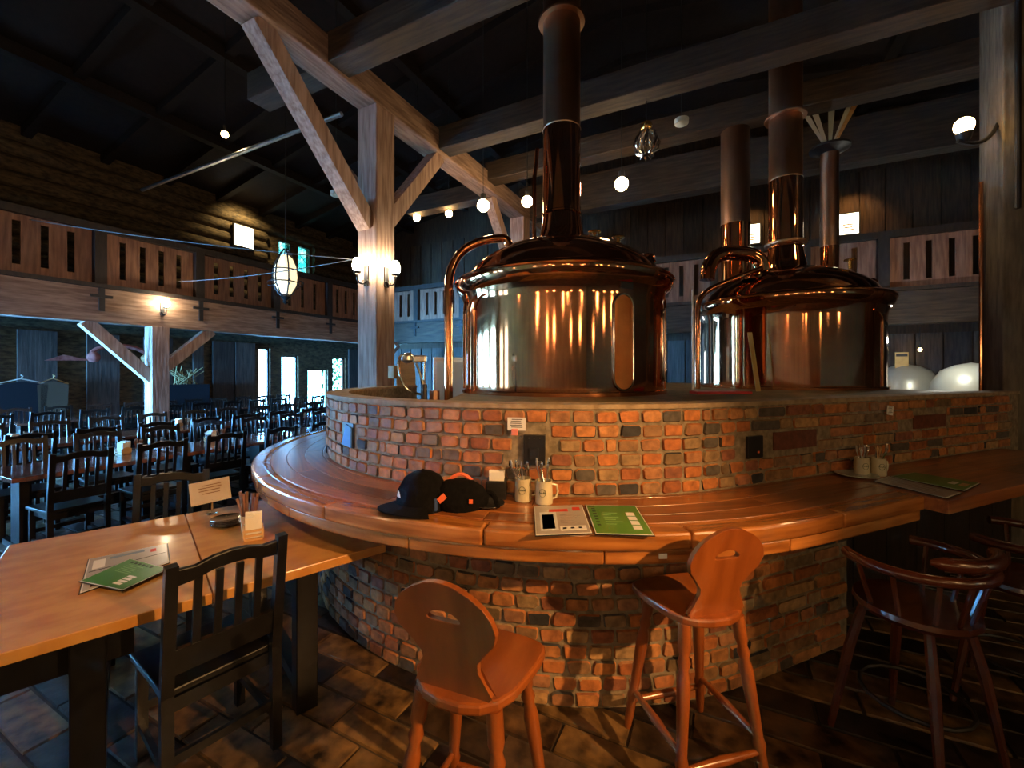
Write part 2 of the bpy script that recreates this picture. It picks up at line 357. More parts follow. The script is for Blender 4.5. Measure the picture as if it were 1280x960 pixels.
# planks on the wall under the left balcony and behind the tables
k = 0; v = -13.5
u = 2.6
while u < 13.1:
    wd = random.choice([.26, .34, .45, .6]); gap = random.choice([.04, .25, .5])
    if not any(a - wd / 2 - .02 < u + wd / 2 < b + wd / 2 + .02 or a < u < b for a, b, _, _ in WINS):
        MB().box((V0 + .04 + .03 * random.random(), u + wd / 2, 1.3), (.07, wd, 2.58)).build('wall_plank', 'wallplank', wl)
    u += wd + gap
for k in range(44):                       # vertical boards of the back wall
    v = V0 + .25 + k * .5
    if v > V1 - .2: break
    if -6.4 < v < -4.9: continue
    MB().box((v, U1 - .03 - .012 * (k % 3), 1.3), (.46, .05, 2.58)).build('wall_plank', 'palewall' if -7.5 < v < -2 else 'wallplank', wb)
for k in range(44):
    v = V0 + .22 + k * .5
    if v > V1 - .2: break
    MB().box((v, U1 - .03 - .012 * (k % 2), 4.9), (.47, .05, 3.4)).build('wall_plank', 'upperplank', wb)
# log courses on the upper part of the left wall
for k in range(10):
    z = 3.45 + k * .33
    segs = [(U0, U1)]
    for a, b, z0, z1 in STW:
        if z + .17 > z0 and z - .17 < z1:
            segs = [s_ for (c, d) in segs for s_ in ((c, min(d, a - .5)), (max(c, b + .05), d)) if s_[1] - s_[0] > .1]
    for a, b in segs:
        MB().tube([(V0 + .02, a, z), (V0 + .02, b, z)], .17, 10).build('wall_log', 'stone', wl, smooth=True)

# windows
for i, (a, b, z0, z1) in enumerate(WINS):
    wn = thing('window_%d' % (i + 1), U3((a + b) / 2, V0 - .12, z0), RROT, None, None); tag(wn, kind='structure')
    wd, hg = b - a, z1 - z0; fr = MB()
    for s_ in (-1, 1): fr.box((0, s_ * (wd / 2 - .025), hg / 2), (.08, .05, hg))
    for z in (.025, hg - .025): fr.box((0, 0, z), (.08, wd - .1, .05))
    fr.build('window_frame', 'darkwood', wn)
    MB().box((0, 0, hg / 2), (.008, wd - .1, hg - .1)).build('pane', 'pane', wn)
for i, (a, b, z0, z1) in enumerate(STW):
    wn = thing('window_%d' % (i + 8), U3((a + b) / 2, V0 - .05, z0), RROT, None, None); tag(wn, kind='structure')
    wd, hg = b - a, z1 - z0; fr = MB()
    for s_ in (-1, 1): fr.box((0, s_ * (wd / 2 - .015), hg / 2), (.06, .03, hg))
    for z in (.015, hg - .015): fr.box((0, 0, z), (.06, wd - .06, .03))
    fr.build('window_frame', 'darkwood', wn)
    MB().box((-.01, 0, hg / 2), (.006, wd - .06, hg - .06)).build('stained_glass', 'stained', wn)
    ld = MB(); q = wd / 2 - .03
    for j in range(-1, 3):
        z = j * hg / 2
        for y0, zz0, y1, zz1 in ((0, z, q, z + hg / 4), (q, z + hg / 4, 0, z + hg / 2), (0, z, -q, z + hg / 4), (-q, z + hg / 4, 0, z + hg / 2)):
            if -.001 <= min(zz0, zz1) and max(zz0, zz1) <= hg + .001: ld.bar((.01, y0, zz0), (.01, y1, zz1), .012, .012)
    ld.build('leading', 'iron', wn)
# ivy seen through the narrow fourth window
iv = MB()
for k in range(500):
    y = random.uniform(11.2, 12.9); z = random.uniform(.1, 3.2); s_ = random.uniform(.05, .09); x = V0 - .9 - random.random() * .25
    a = random.uniform(0, 6.28); dy, dz = math.cos(a) * s_, math.sin(a) * s_
    iv.add([(x, y + dy, z + dz), (x + .03, y - dz, z + dy), (x, y - dy, z - dz), (x - .02, y + dz, z - dy)], [(0, 1, 2, 3)])
tag(iv.build('ivy', 'ivy', None, (0, 0, 0), RROT), 'green ivy leaves seen through the narrow window beside the post', 'ivy', None, 'stuff')

# ------------------------------------------------------------------ balconies
def balcony(fixed, axis, a0, a1, posts, skip, label, name='balcony'):
    t = thing(name, (0, 0, 0), RROT, label, 'balcony')
    def W(a, off, z): return (fixed + off, a, z) if axis == 'v' else (a, fixed - off, z)
    def D(la, lo, lz): return (lo, la, lz) if axis == 'v' else (la, lo, lz)
    n = (a0 + a1) / 2; L = a1 - a0
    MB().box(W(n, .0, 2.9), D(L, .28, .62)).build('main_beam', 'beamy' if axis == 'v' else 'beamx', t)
    MB().box(W(n, .02, 3.25), D(L, .34, .07)).build('bottom_rail', 'darkwood', t)
    MB().box(W(n, .02, 4.32), D(L, .2, .13)).build('hand_rail', 'darkwood', t)
    dep = 2.6
    MB().box(W(n, -(.14 + dep / 2), 2.9), D(L, dep, .2)).build('balcony_deck', 'darkwood', t)
    ps = sorted(posts)
    for p in ps:
        MB().box(W(p, .03, 3.72), D(.17, .2, 1.1)).build('rail_post', 'darkwood', t)
        MB().box(W(p, .15, 3.0), D(.08, .04, .42)).build('iron_strap', 'iron', t)
        MB().box(W(p, .16, 3.06), D(.3, .04, .05)).build('iron_strap', 'iron', t)
    edges = [a0] + ps + [a1]
    for e0, e1 in zip(edges[:-1], edges[1:]):
        e0 += .09; e1 -= .09
        if e1 - e0 < .2: continue
        nb = max(1, round((e1 - e0) / .32)); bw = (e1 - e0 - (nb - 1) * .095) / nb
        me = MB().box((0, 0, 0), D(bw, .035, 1.0)).mesh('rail_board', 'board')
        for q in range(nb):
            c = e0 + bw / 2 + q * (bw + .095)
            link('rail_board', me, t, W(c, 0, 3.76))
        for q in range(nb - 1):
            pass
        MB().box(W((e0 + e1) / 2, .0, 3.36), D(e1 - e0, .03, .16)).build('kick_board', 'board', t)
        MB().box(W((e0 + e1) / 2, .0, 4.2), D(e1 - e0, .03, .1)).build('top_board', 'board', t)
    return t
bl = balcony(-10.3, 'v', -4.0, 10.6, [-3.4, -1.7, 0.15, 1.87, 3.57, 5.21, 6.98, 8.6], None, 'brown timber balcony with slotted board railing above the left dining tables')
bb = balcony(10.6, 'u', -10.3, 8.4, [-8.6, -6.9, -5.35, -3.6, -1.9, -.2, 1.5, 2.75, 4.75, 6.5], None, 'brown timber balcony across the back of the hall behind the copper kettles')
# fix: back balcony's deck stands behind its rail
# ------------------------------------------------------------------ posts, beams
def brace(t, p, q, mat='post', wd=.18): return MB().bar(p, q, wd, .2).build('brace', mat, t)
pm = thing('timber_post', U3(4.2, -4.1), RROT, 'squared timber post carrying the roof beam, two lit sconces on its faces', 'post')
MB().box((0, 0, 2.55), (.33, .33, 5.1)).build('post', 'post', pm, bevel=.012)
brace(pm, (0, -.15, 3.55), (0, -1.62, 5.12), 'post', .2); brace(pm, (0, .15, 3.7), (0, 1.3, 5.1), 'post', .2)
brace(pm, (-.15, 0, 3.9), (-1.1, 0, 5.0), 'post', .16)
for y, z in ((-.62, 4.2), (-1.25, 4.87)):
    MB().tube([(0, y - .08, z - .09), (0, y - .13, z - .13)], .03, 6).build('bolt', 'iron', pm)
rb = thing('roof_beam', (0, 0, 0), RROT, 'long squared roof beam running back over the braced post', 'beam')
MB().box((-4.1, 6.4, 5.27), (.33, 11.2, .34)).build('beam', 'beamy', rb, bevel=.015)
cbs = []
for i, (u, va, vb, z, lab) in enumerate([(3.45, -5.4, 8.3, 5.3, 'dark cross beam nearest the camera, passing over the first kettle stack'),
                                  (5.5, -4.0, 8.3, 5.3, 'brown cross beam above the caged glass lamp'), (7.0, -4.0, 8.3, 5.42, 'brown cross beam just behind the two kettle stacks'),
                                  (8.9, -4.2, 8.3, 5.3, 'deep brown cross beam at the back of the hall over the hanging bulbs'), (7.4, -6.2, -4.3, 5.3, 'thin dark cross beam end left of the main post')]):
    h_ = .34 if i != 3 else .75
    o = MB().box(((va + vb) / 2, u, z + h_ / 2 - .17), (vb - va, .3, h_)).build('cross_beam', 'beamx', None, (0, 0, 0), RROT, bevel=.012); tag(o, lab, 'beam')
tag(MB().tube([(-9.5, 3.9, 5.0), (-4.4, 3.9, 5.0)], .03, 8).build('heating_pipe', 'steel', None, (0, 0, 0), RROT), 'pale pipe running level under the roof timbers left of the post', 'pipe')
pm2 = thing('timber_post', U3(8.6, -4.1), RROT, 'far timber post with brace, half hidden behind the left kettle', 'post')
MB().box((0, 0, 2.55), (.33, .33, 5.1)).build('post', 'post', pm2); brace(pm2, (0, -.15, 3.6), (0, -1.4, 5.1)); brace(pm2, (.15, 0, 3.9), (1.1, 0, 5.1))
pl = thing('balcony_post', U3(4.48, -10.3), RROT, 'timber post with two braces under the left balcony', 'post')
MB().box((0, 0, 1.3), (.3, .3, 2.6)).build('post', 'post', pl, bevel=.01)
brace(pl, (0, -.1, 1.55), (0, -1.1, 2.6), 'post', .16); brace(pl, (0, .1, 1.75), (0, 1.0, 2.6), 'post', .16)
pc = thing('balcony_post', U3(10.3, -10.0), RROT, 'corner post with short brace where the two balconies meet', 'post')
MB().box((0, 0, 1.3), (.26, .26, 2.6)).build('post', 'post', pc); brace(pc, (.1, 0, 1.9), (.8, 0, 2.55))
pi = Vector((4.63, 4.0, 0)) + U3(.21, .21)
pil = thing('timber_pillar', pi, RROT, 'massive dark timber pillar at the right end of the brick bar', 'pillar')
MB().box((0, 0, 3.9), (.42, .42, 7.8)).build('post', noisy('pillar_wood', (.075, .06, .04), (.16, .13, .09), 6, .8, bump=.8, stretch=(4, 4, .6)), pil, bevel=.012)
MB().tube([(-.12, -.235, 3.2), (-.12, -.235, 5.8), (-.12, -.235, 7.2)], .022, 8).build('cable_duct', 'black', pil)
cd_ = MB().tube([(-.235, .1, .2), (-.235, .1, 3.6)], .018, 8).build('conduit', 'copper_tube', pil)

# ------------------------------------------------------------------ brick bar
C0 = Vector((.43, 4.5, 0)); R0 = 2.19
CL = Vector((.45, 4.3, 0)); RL = 2.18
TA = math.radians(23)
def path(s, R, c=C0, ref=R0):             # point at arc position s, offset R; s<0 on the round end, s>0 on the straight
    if s < 0:
        a = TA + s / ref
        n = Vector((math.sin(a), -math.cos(a), 0)); return c + n * R, a
    n = Vector((math.sin(TA), -math.cos(TA), 0)); d = Vector((math.cos(TA), math.sin(TA), 0))
    return c + n * R + d * s, TA
def s_at(px, R=R0, c=C0, ref=R0):
    t = (px - 640) / F; best = None
    for i in range(-360, 400):
        s = i / 100; p, _ = path(s, R, c, ref); e = abs(p.x / p.y - t)
        if best is None or e < best[0]: best = (e, s)
    return best[1]
def outline(R, s0, s1, c=C0, ref=R0, step=.08):
    n = max(2, int((s1 - s0) / step)); return [path(s0 + (s1 - s0) * i / n, R, c, ref)[0] for i in range(n + 1)]
def strip(mb, Ro, Ri, s0, s1, z0, z1, c=C0, ref=R0, step=.08):
    a = outline(Ro, s0, s1, c, ref, step); b = outline(Ri, s0, s1, c, ref, step)
    n = len(a); vs = [(p.x, p.y, z) for z in (z0, z1) for L_ in (a, b) for p in L_]
    def I(zi, li, i): return (zi * 2 + li) * n + i
    fs = []
    for i in range(n - 1):
        fs += [(I(1, 0, i), I(1, 0, i + 1), I(1, 1, i + 1), I(1, 1, i)), (I(0, 0, i + 1), I(0, 0, i), I(0, 1, i), I(0, 1, i + 1)),
               (I(0, 0, i), I(0, 0, i + 1), I(1, 0, i + 1), I(1, 0, i)), (I(0, 1, i + 1), I(0, 1, i), I(1, 1, i), I(1, 1, i + 1))]
    fs += [(I(0, 0, 0), I(1, 0, 0), I(1, 1, 0), I(0, 1, 0)), (I(0, 1, n - 1), I(1, 1, n - 1), I(1, 0, n - 1), I(0, 0, n - 1))]
    return mb.add(vs, fs)
def brick_mesh(L_, hgt, sd):
    rnd = random.Random(sd); x, z, cr = L_ / 2, hgt / 2, .006 + rnd.random() * .007
    o = [(-x + cr, -z), (x - cr, -z), (x, -z + cr), (x, z - cr), (x - cr, z), (-x + cr, z), (-x, z - cr), (-x, -z + cr)]
    o = [(a + rnd.uniform(-.0035, .0035), b + rnd.uniform(-.003, .003)) for a, b in o]
    d = rnd.uniform(-.004, .004); vs = [(a, .045, b) for a, b in o] + [(a, -.008 + d, b) for a, b in o] + [(a * (1 - .005 / x), -.018 + d + rnd.uniform(-.003, .003), b * (1 - .005 / z)) for a, b in o]
    fs = [(16, 17, 18, 19, 20, 21, 22, 23)]
    for l in (0, 8):
        for i in range(8): fs.append((l + i, l + (i + 1) % 8, l + 8 + (i + 1) % 8, l + 8 + i))
    return vs, fs
BM = {}
for L_ in (.113, .238, .055):
    BM[L_] = []
    for k in range(6):
        vs, fs = brick_mesh(L_, .066, k + int(L_ * 1000)); BM[L_].append((MB().add(vs, fs).mesh('brick', 'brick', True), vs, fs))
def lay(parent, c, ref, R, s0, s1, z0, courses, ch, niches, part_min, straight_mix):
    stuff = MB(); cnt = 0
    for r_ in range(courses):
        z = z0 + (r_ + .5) * ch
        s = s1 - (.0625 if r_ % 2 else 0) - random.uniform(0, .02)
        while s > s0:
            L_ = .238 if (s > straight_mix and random.random() < .62) else .113
            if L_ == .113 and random.random() < .04: L_ = .055
            sc_ = s - L_ / 2; s -= L_ + .013
            bad = False
            for (a, b, za, zb) in niches:
                if sc_ + L_ / 2 > a + .004 and sc_ - L_ / 2 < b - .004 and z + .033 > za + .01 and z - .033 < zb - .01: bad = True
            if bad: continue
            p, a = path(sc_, R, c, ref); k = random.randrange(6); me, vs, fs = BM[L_][k]
            rz_ = a + random.uniform(-.02, .02); jz = random.uniform(-.002, .002)
            if sc_ >= part_min and cnt < 299:
                link('brick', me, parent, (p.x, p.y, z + jz), rz_); cnt += 1
            else:
                ca, sa = math.cos(rz_), math.sin(rz_)
                stuff.add([(p.x + x * ca - y * sa, p.y + x * sa + y * ca, z + zz + jz) for x, y, zz in vs], fs)
    if stuff.v: tag(stuff.build('brick', 'brick', parent), kind='stuff')
up = thing('brick_ring_wall', (0, 0, 0), 0, 'upper curved brick wall ringing the copper kettles above the wooden counter', 'wall')
strip(MB(), R0, R0 - .16, -5.6, 3.7, .86, 1.48).build('mortar_core', 'mortar', up, smooth=True)
strip(MB(), R0 + .012, R0 - .17, -5.6, 3.7, 1.478, 1.503).build('ledge', 'ledge', up, smooth=True)
nA = (s_at(430), s_at(444), 1.15, 1.33); nB = (s_at(653), s_at(684), 1.17, 1.34); nC = (s_at(931), s_at(951), 1.16, 1.30)
nD = (s_at(965), s_at(1019), 1.19, 1.31); nE = (s_at(1140), s_at(1181), 1.24, 1.35)
lay(up, C0, R0, R0 - .008, -4.0, 3.55, 1.003, 6, .0785, [nA, nB, nC, nD, nE], -9, .35)
lo = thing('brick_plinth', (0, 0, 0), 0, 'lower curved brick wall under the wooden counter behind the stools', 'wall')
strip(MB(), RL, RL - .2, -5.6, .83, 0, .9, CL, RL).build('mortar_core', 'mortar', lo, smooth=True)
lay(lo, CL, RL, RL - .008, -3.9, .83, .003, 11, .079, [], -2.55, 0)
q0, _ = path(.83, RL, CL, RL); q1, _ = path(.83, RL - .9, CL, RL)
MB().bar((q0.x - .05, q0.y, .44), (q1.x - .05, q1.y, .44), .1, .88).build('return_wall', 'mortar', lo)
pa0, _ = path(.85, 2.12); pa1, _ = path(3.75, 2.12)
kp = thing('shade_panel', (0, 0, 0), 0, 'black panel added to stand in for shade under the right counter end', 'panel')  # dark backing added so the gap under the counter stays black
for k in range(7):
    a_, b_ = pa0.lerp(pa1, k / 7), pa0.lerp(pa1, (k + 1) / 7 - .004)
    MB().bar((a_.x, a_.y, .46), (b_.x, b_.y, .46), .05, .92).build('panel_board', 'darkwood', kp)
# plates on the upper wall; a black one stands in for niche shade
def on_wall(s, z, off=.0): p, a = path(s, R0 + off); return Vector((p.x, p.y, z)), a
def plate_on_wall(name, n_, mat, lab, cat, off=.004, th=.012, extra=None):
    p, a = on_wall((n_[0] + n_[1]) / 2, (n_[2] + n_[3]) / 2, off)
    t = thing(name, p, a, lab, cat); w_, h_ = n_[1] - n_[0], n_[3] - n_[2]
    MB().box((0, 0, 0), (w_ - .012, th, h_ - .008)).build('plate', mat, t, bevel=.002)
    return t, w_, h_
t, w_, h_ = plate_on_wall('niche_shade_plate', nA, 'black', 'blue card on a flush black plate painted as niche shade, far left ring wall', 'niche')
MB().prism([(-w_ * .42, -h_ * .4), (w_ * .4, -h_ * .45), (w_ * .4, h_ * .3), (0, h_ * .42)], -.004, .004, Matrix.Translation((0, -.014, 0)) @ Matrix.Rotation(PI / 2, 4, 'X')).build('blue_card', 'bluecard', t)
t, w_, h_ = plate_on_wall('socket_box', nB, 'black', 'black socket box in the brick wall behind the two cutlery mugs', 'socket', .012, .03)
for x in (-.03, 0, .03): MB().ball((x, -.017, h_ / 2 - .02), .004, 6).build('screw', 'chrome', t)
MB().box((0, -.02, -.02), (.05, .012, .06)).build('switch', 'iron', t)
t, w_, h_ = plate_on_wall('socket_box', nC, 'black', 'small black socket box in the brick wall right of the kettle middle', 'socket', .01, .02)
MB().box((.02, -.012, -.03), (.012, .006, .012)).build('indicator', 'orange', t)
t, w_, h_ = plate_on_wall('vent_plate', nD, M_ := noisy('rusty_plate', (.10, .03, .015), (.17, .055, .03), 20, .6), 'rusty brown metal plate set in the bricks left of the right mugs', 'plate')
t, w_, h_ = plate_on_wall('vent_plate', nE, M_, 'dark brown metal plate set in the bricks at the far right', 'plate')

# kettle platform inside the ring
plat = []
for p in outline(R0 - .16, -3.3, 3.7): plat.append((p.x, p.y))
e, _ = path(3.7, -2.0); plat.append((e.x, e.y)); e, _ = path(0, -2.0); plat.append((e.x, e.y)); e, _ = path(-5.0, R0 - .3); 
plat = [p for p in plat if p[0] > -.45]
plat += [(-.45, 6.2), (-.45, plat[0][1])]
pf = MB().prism(plat, 1.0, 1.485).build('kettle_platform', 'platform'); tag(pf, 'mossy brown platform the copper kettles stand on', 'platform')

# ------------------------------------------------------------------ counter
ct = thing('bar_counter', (0, 0, 0), 0, 'varnished wooden counter curving round the brick wall with a moulded rim', 'counter')
def seg(name, Ro, Ri, s0, s1, z0, z1, mat, bev=.003):
    p, a = path((s0 + s1) / 2, (Ro + Ri) / 2); mb = strip(MB(), Ro, Ri, s0 + .0012, s1 - .0012, z0, z1)
    ca, sa = math.cos(-a), math.sin(-a)
    mb.v = [((x - p.x) * ca - (y - p.y) * sa, (x - p.x) * sa + (y - p.y) * ca, z) for x, y, z in mb.v]
    return mb.build(name, mat, ct, (p.x, p.y, 0), a, smooth=False, bevel=bev)
SMIN, SEND = -4.3, .83
rings = [(2.06, 2.225, .98), (2.228, 2.36, 1.15), (2.363, 2.49, .9), (2.493, 2.60, 1.25)]
for k, (ri, ro, L_) in enumerate(rings):
    s = SEND
    while s > SMIN:
        e = s - L_ * (.75 if s == SEND and k % 2 else 1); seg('counter_board', ro, ri, e, s, .955, 1.0, 'counter'); s = e
s = SEND; 
while s > SMIN:
    e = s - .72
    seg('rim_groove', 2.632, 2.602, e, s, .955, .994, 'rim', .002)
    seg('rim_board', 2.725, 2.634, e, s, .925, 1.0015, 'rim', .012)
    seg('rim_moulding', 2.705, 2.60, e - .3, s - .3 if s < SEND else s, .862, .923, 'rim', .008)
    s = e
SE2 = 3.35
for k, (ri, ro) in enumerate([(2.06, 2.3), (2.303, 2.55), (2.553, 2.82)]):
    for a, b in ((SEND, 2.1), (2.1, SE2)): seg('counter_board', ro, ri, a, b, .93, 1.0, 'counter')
p, a = path(.1, 2.73); q = P(828, 697, .95)
p2, a2 = path(s_at(828, 2.71), 2.712)
tag(MB().box((0, 0, 0), (.035, .006, .02)).build('number_tag', 'white', None, (p2.x, p2.y, .9), a2), 'tiny pale tag stuck on the counter moulding left of the right stool', 'tag')

# ------------------------------------------------------------------ kettles
def capsule(w_, h_, n=10):
    r_ = w_ / 2; pts = []
    for i in range(n + 1): a = PI * i / n; pts.append((r_ * math.cos(a), h_ / 2 - r_ + r_ * math.sin(a)))
    for i in range(n + 1): a = PI + PI * i / n; pts.append((r_ * math.cos(a), -h_ / 2 + r_ + r_ * math.sin(a)))
    return pts
def kettle(loc, lab, top, caps, ribs, collars, zb=1.485):
    t = thing('copper_kettle', (loc[0], loc[1], zb), 0, lab, 'kettle'); z = lambda a: a - zb
    MB().lathe([(.5, .001), (1.0, .001), (1.0, .03), (.975, .035), (.975, z(2.30)), (.985, z(2.36)), (1.0, z(2.405))], 96).build('kettle_body', 'copper', t, smooth=True)
    MB().lathe([(1.0, z(2.40)), (1.02, z(2.42)), (1.05, z(2.47)), (1.06, z(2.52)), (1.05, z(2.55)), (1.02, z(2.565)), (.96, z(2.575)), (.94, z(2.60)), (.9, z(2.67)), (.80, z(2.76)), (.66, z(2.845)), (.5, z(2.91)), (.35, z(2.95)), (.235, z(2.968))], 96).build('lid', 'copper', t, smooth=True)
    MB().lathe([(1.062, z(2.515)), (1.07, z(2.528)), (1.062, z(2.541))], 96).build('lid_rim', 'copper_tube', t, smooth=True)
    MB().lathe([(.25, z(2.96)), (.235, z(2.99)), (.215, z(3.08)), (.195, z(3.2)), (.19, z(3.24))], 48).build('neck', 'copper', t, smooth=True)
    MB().lathe([(.19, z(3.235)), (.20, z(3.245)), (.20, z(3.26)), (.188, z(3.27)), (.188, z(4.1))], 48).build('stack', 'copper', t, smooth=True)
    MB().lathe([(.188, z(4.1)), (.192, z(4.11)), (.185, z(4.12)), (.185, z(top))], 48).build('stack', 'copper_old', t, smooth=True)
    for c in collars:
        MB().lathe([(.185, z(c - .02)), (.23, z(c - .015)), (.235, z(c)), (.23, z(c + .015)), (.185, z(c + .02))], 48).build('collar', 'copper_old', t, smooth=True)
    for al, w_, z0, z1 in caps:
        a = math.radians(al); zc = z((z0 + z1) / 2); hh = z1 - z0; R_ = .975
        def wrap(x, y, off): aa = a + x / R_; return (math.sin(aa) * (R_ + off), -math.cos(aa) * (R_ + off), zc + y)
        cp = capsule(w_, hh)
        MB().tube([wrap(x, y, .008) for x, y in cp + cp[:1]], .009, 8, False).build('porthole_frame', 'chrome', t, smooth=True)
        mb = MB(); n = len(cp); mb.add([wrap(x, y, .004) for x, y in cp], [tuple(range(n))]); mb.build('porthole_plate', 'copper_hole', t)
    for al in ribs:
        a = math.radians(al); x, y = math.sin(a) * .98, -math.cos(a) * .98
        pts = [(x, y, .04)] + [(x, y, z(2.22))]
        sgn = 1 if al < 0 else -1
        for k in range(1, 7):
            aa = a + sgn * math.radians(10) * (1 - math.cos(k / 6 * PI / 2)); pts.append((math.sin(aa) * .98, -math.cos(aa) * .98, z(2.22 + .12 * math.sin(k / 6 * PI / 2))))
        MB().tube(pts, .012, 8).build('casing_rib', 'copper_tube', t, smooth=True)
    return t
K1 = Vector((.50, 4.27, 0)); K2 = Vector((3.47, 5.38, 0))
k1 = kettle(K1, 'large round copper brewing kettle in the middle, nearest the camera', 7.7, [(23.4, .19, 1.535, 2.30), (64, .19, 1.6, 2.25)], [-58, -66, -78, 72], [5.2])
MB().box((0, 0, 0), (.12, .02, .06)).build('label_plate', 'black', k1, (math.sin(.41 + .02) * .985, -math.cos(.41 + .02) * .985, 2.375 - 1.485), .43)
k2 = kettle(K2, 'second round copper brewing kettle at the right, farther from the camera', 7.7, [], [-30 + 60, 78], [4.9, 3.3], 1.485)
# valves on the lids
k1 = [o for o in k1.children if o.name.startswith('lid') and not o.name.startswith('lid_rim')][0]; k2 = [o for o in k2.children if o.name.startswith('lid') and not o.name.startswith('lid_rim')][0]
def valve(t, x, y, z0):
    MB().tube([(x, y, z0 - .03), (x, y, z0 + .07)], .018, 8).build('valve_stem', 'brass', t, smooth=True)
    MB().tube([(x + .055 * math.cos(a * PI / 6), y + .055 * math.sin(a * PI / 6), z0 + .07) for a in range(13)], .009, 6, False).build('hand_wheel', 'brass', t, smooth=True)
    MB().bar((x - .055, y, z0 + .07), (x + .055, y, z0 + .07), .01, .01).build('valve_lever', 'brass', t)
valve(k1, .30, -.15, 2.97 - 1.485); valve(k1, .52, -.2, 2.90 - 1.485); MB().ball((.60, -.1, 2.88 - 1.485), .03, 10).build('relief_knob', 'chrome', k1, smooth=True)
MB().lathe([(.001, .06), (.05, .05), (.07, .03), (.07, 0), (.08, -.02)], 20, (.80, -.2, 2.76 - 1.485)).build('sight_port', 'copper', k1, smooth=True)
valve(k2, .42, -.5, 2.90 - 1.485); MB().lathe([(.001, .06), (.06, .05), (.09, .02), (.09, -.03)], 20, (.72, -.4, 2.72 - 1.485)).build('sight_port', 'copper', k2, smooth=True)
MB().lathe([(.001, .07), (.09, .06), (.12, .02), (.12, -.05)], 24, (-.62, -.35, 2.82 - 1.485)).build('man_hole', 'copper', k2, smooth=True)
# pipes
def arc_pts(a, b, c, n=8): # quadratic bezier
    a, b, c = Vector(a), Vector(b), Vector(c); return [a * (1 - t) ** 2 + b * 2 * t * (1 - t) + c * t * t for t in [i / n for i in range(n + 1)]]
vp = MB().tube([(-.62, 4.15, 1.2), (-.62, 4.15, 2.45)] + arc_pts((-.62, 4.15, 2.5), (-.62, 4.15, 2.92), (-.2, 4.15, 2.98)) + arc_pts((-.12, 4.15, 2.99), (-.03, 4.15, 3.0), (-.03, 4.15, 2.90), 5)[1:] + [(-.03, 4.15, 2.85)], .042, 14)
tag(vp.build('vapour_pipe', 'copper_tube', smooth=True), 'thick copper pipe rising left of the first kettle and bending onto its lid', 'pipe')
tag(MB().tube([(.22, 4.2, 2.9), (.22, 4.2, 3.6), (.24, 4.2, 3.75), (.25, 4.22, 3.9)], .02, 8).build('vent_pipe', 'copper_tube', smooth=True), 'thin copper pipe beside the first kettle stack', 'pipe')
tag(MB().tube([(-.75, 4.1, 1.3), (-.75, 4.1, 1.5)], .05, 8).build('pipe_stub', 'copper_old', smooth=True), 'short copper stub in the hollow left of the first kettle', 'pipe')
def stk(px, y0, y1, Y, r_, lab, z0=None):
    b_ = Q(px, y1, Y); zt = Q(px, y0, Y).z
    t = thing('flue_pipe', (b_.x, b_.y, z0 or b_.z), 0, lab, 'pipe')
    z0 = z0 or b_.z
    MB().lathe([(r_, 0), (r_, (zt - z0) * .6)], 32).build('pipe', 'copper', t, smooth=True)
    MB().lathe([(r_ * 1.03, (zt - z0) * .6 - .02), (r_ * 1.03, (zt - z0) * .6), (r_, (zt - z0) * .6 + .01), (r_, zt - z0)], 32).build('pipe', 'copper_old', t, smooth=True)
    return t
stk(919, 146, 340, 6.3, .195, 'broad copper flue standing behind left of the second kettle stack', 1.49)
tf = stk(1037, 190, 350, 5.9, .11, 'slim copper flue with a flared cap right of the second kettle stack', 1.49)
zt = Q(1037, 190, 5.9).z - 1.49
MB().lathe([(.11, zt - .03), (.15, zt), (.24, zt + .03), (.24, zt + .06), (.05, zt + .07)], 24).build('flange', 'iron', tf, smooth=True)
for a, L_, m_, in ((-34, 1.0, 'chrome'), (-22, .8, 'chrome'), (3, .75, 'steel'), (24, 1.25, 'chrome'), (30, 1.2, 'brass')):
    ar = math.radians(a); mb = MB(); x0, x1 = math.sin(ar) * .08, math.sin(ar) * L_; zz = zt + .06
    mb.add([(x0 - .02, 0, zz), (x0 + .02, 0, zz), (x0, .02, zz), (x1 - .06, 0, zz + math.cos(ar) * L_), (x1 + .07, .02, zz + math.cos(ar) * L_ * 1.04), (x1, .06, zz + math.cos(ar) * L_)], [(0, 1, 4, 3), (1, 2, 5, 4), (2, 0, 3, 5), (3, 4, 5), (2, 1, 0)])
    mb.build('cap_blade', {'chrome': 'whitepaint', 'brass': 'lightwood', 'steel': 'paleplate'}[m_], tf)  # pale matt colours stand in for light caught by the metal blades
tag(MB().tube(arc_pts(Q(884, 350, 5.2), Q(884, 315, 5.2), Q(915, 316, 5.2)) + arc_pts(Q(925, 316, 5.2), Q(955, 318, 5.2), Q(952, 342, 5.2))[1:], .09, 14).build('vapour_bend', 'copper', smooth=True), 'fat copper pipe bend arching over the left side of the second kettle lid', 'pipe')
tag(MB().tube([Q(872, 492, 4.9), Q(872, 400, 4.9)] + arc_pts(Q(872, 385, 4.9), Q(872, 370, 4.9), Q(890, 360, 4.9)) + [Q(925, 345, 4.9), Q(952, 335, 4.9)], .03, 10).build('wash_pipe', 'copper_tube', smooth=True), 'bent copper pipe running up and along the second kettle', 'pipe')
tag(MB().tube([Q(866, 492, 4.8), Q(866, 362, 4.8)], .014, 8).build('thin_pipe', 'steel', smooth=True), 'thin upright steel pipe between the two kettles', 'pipe')

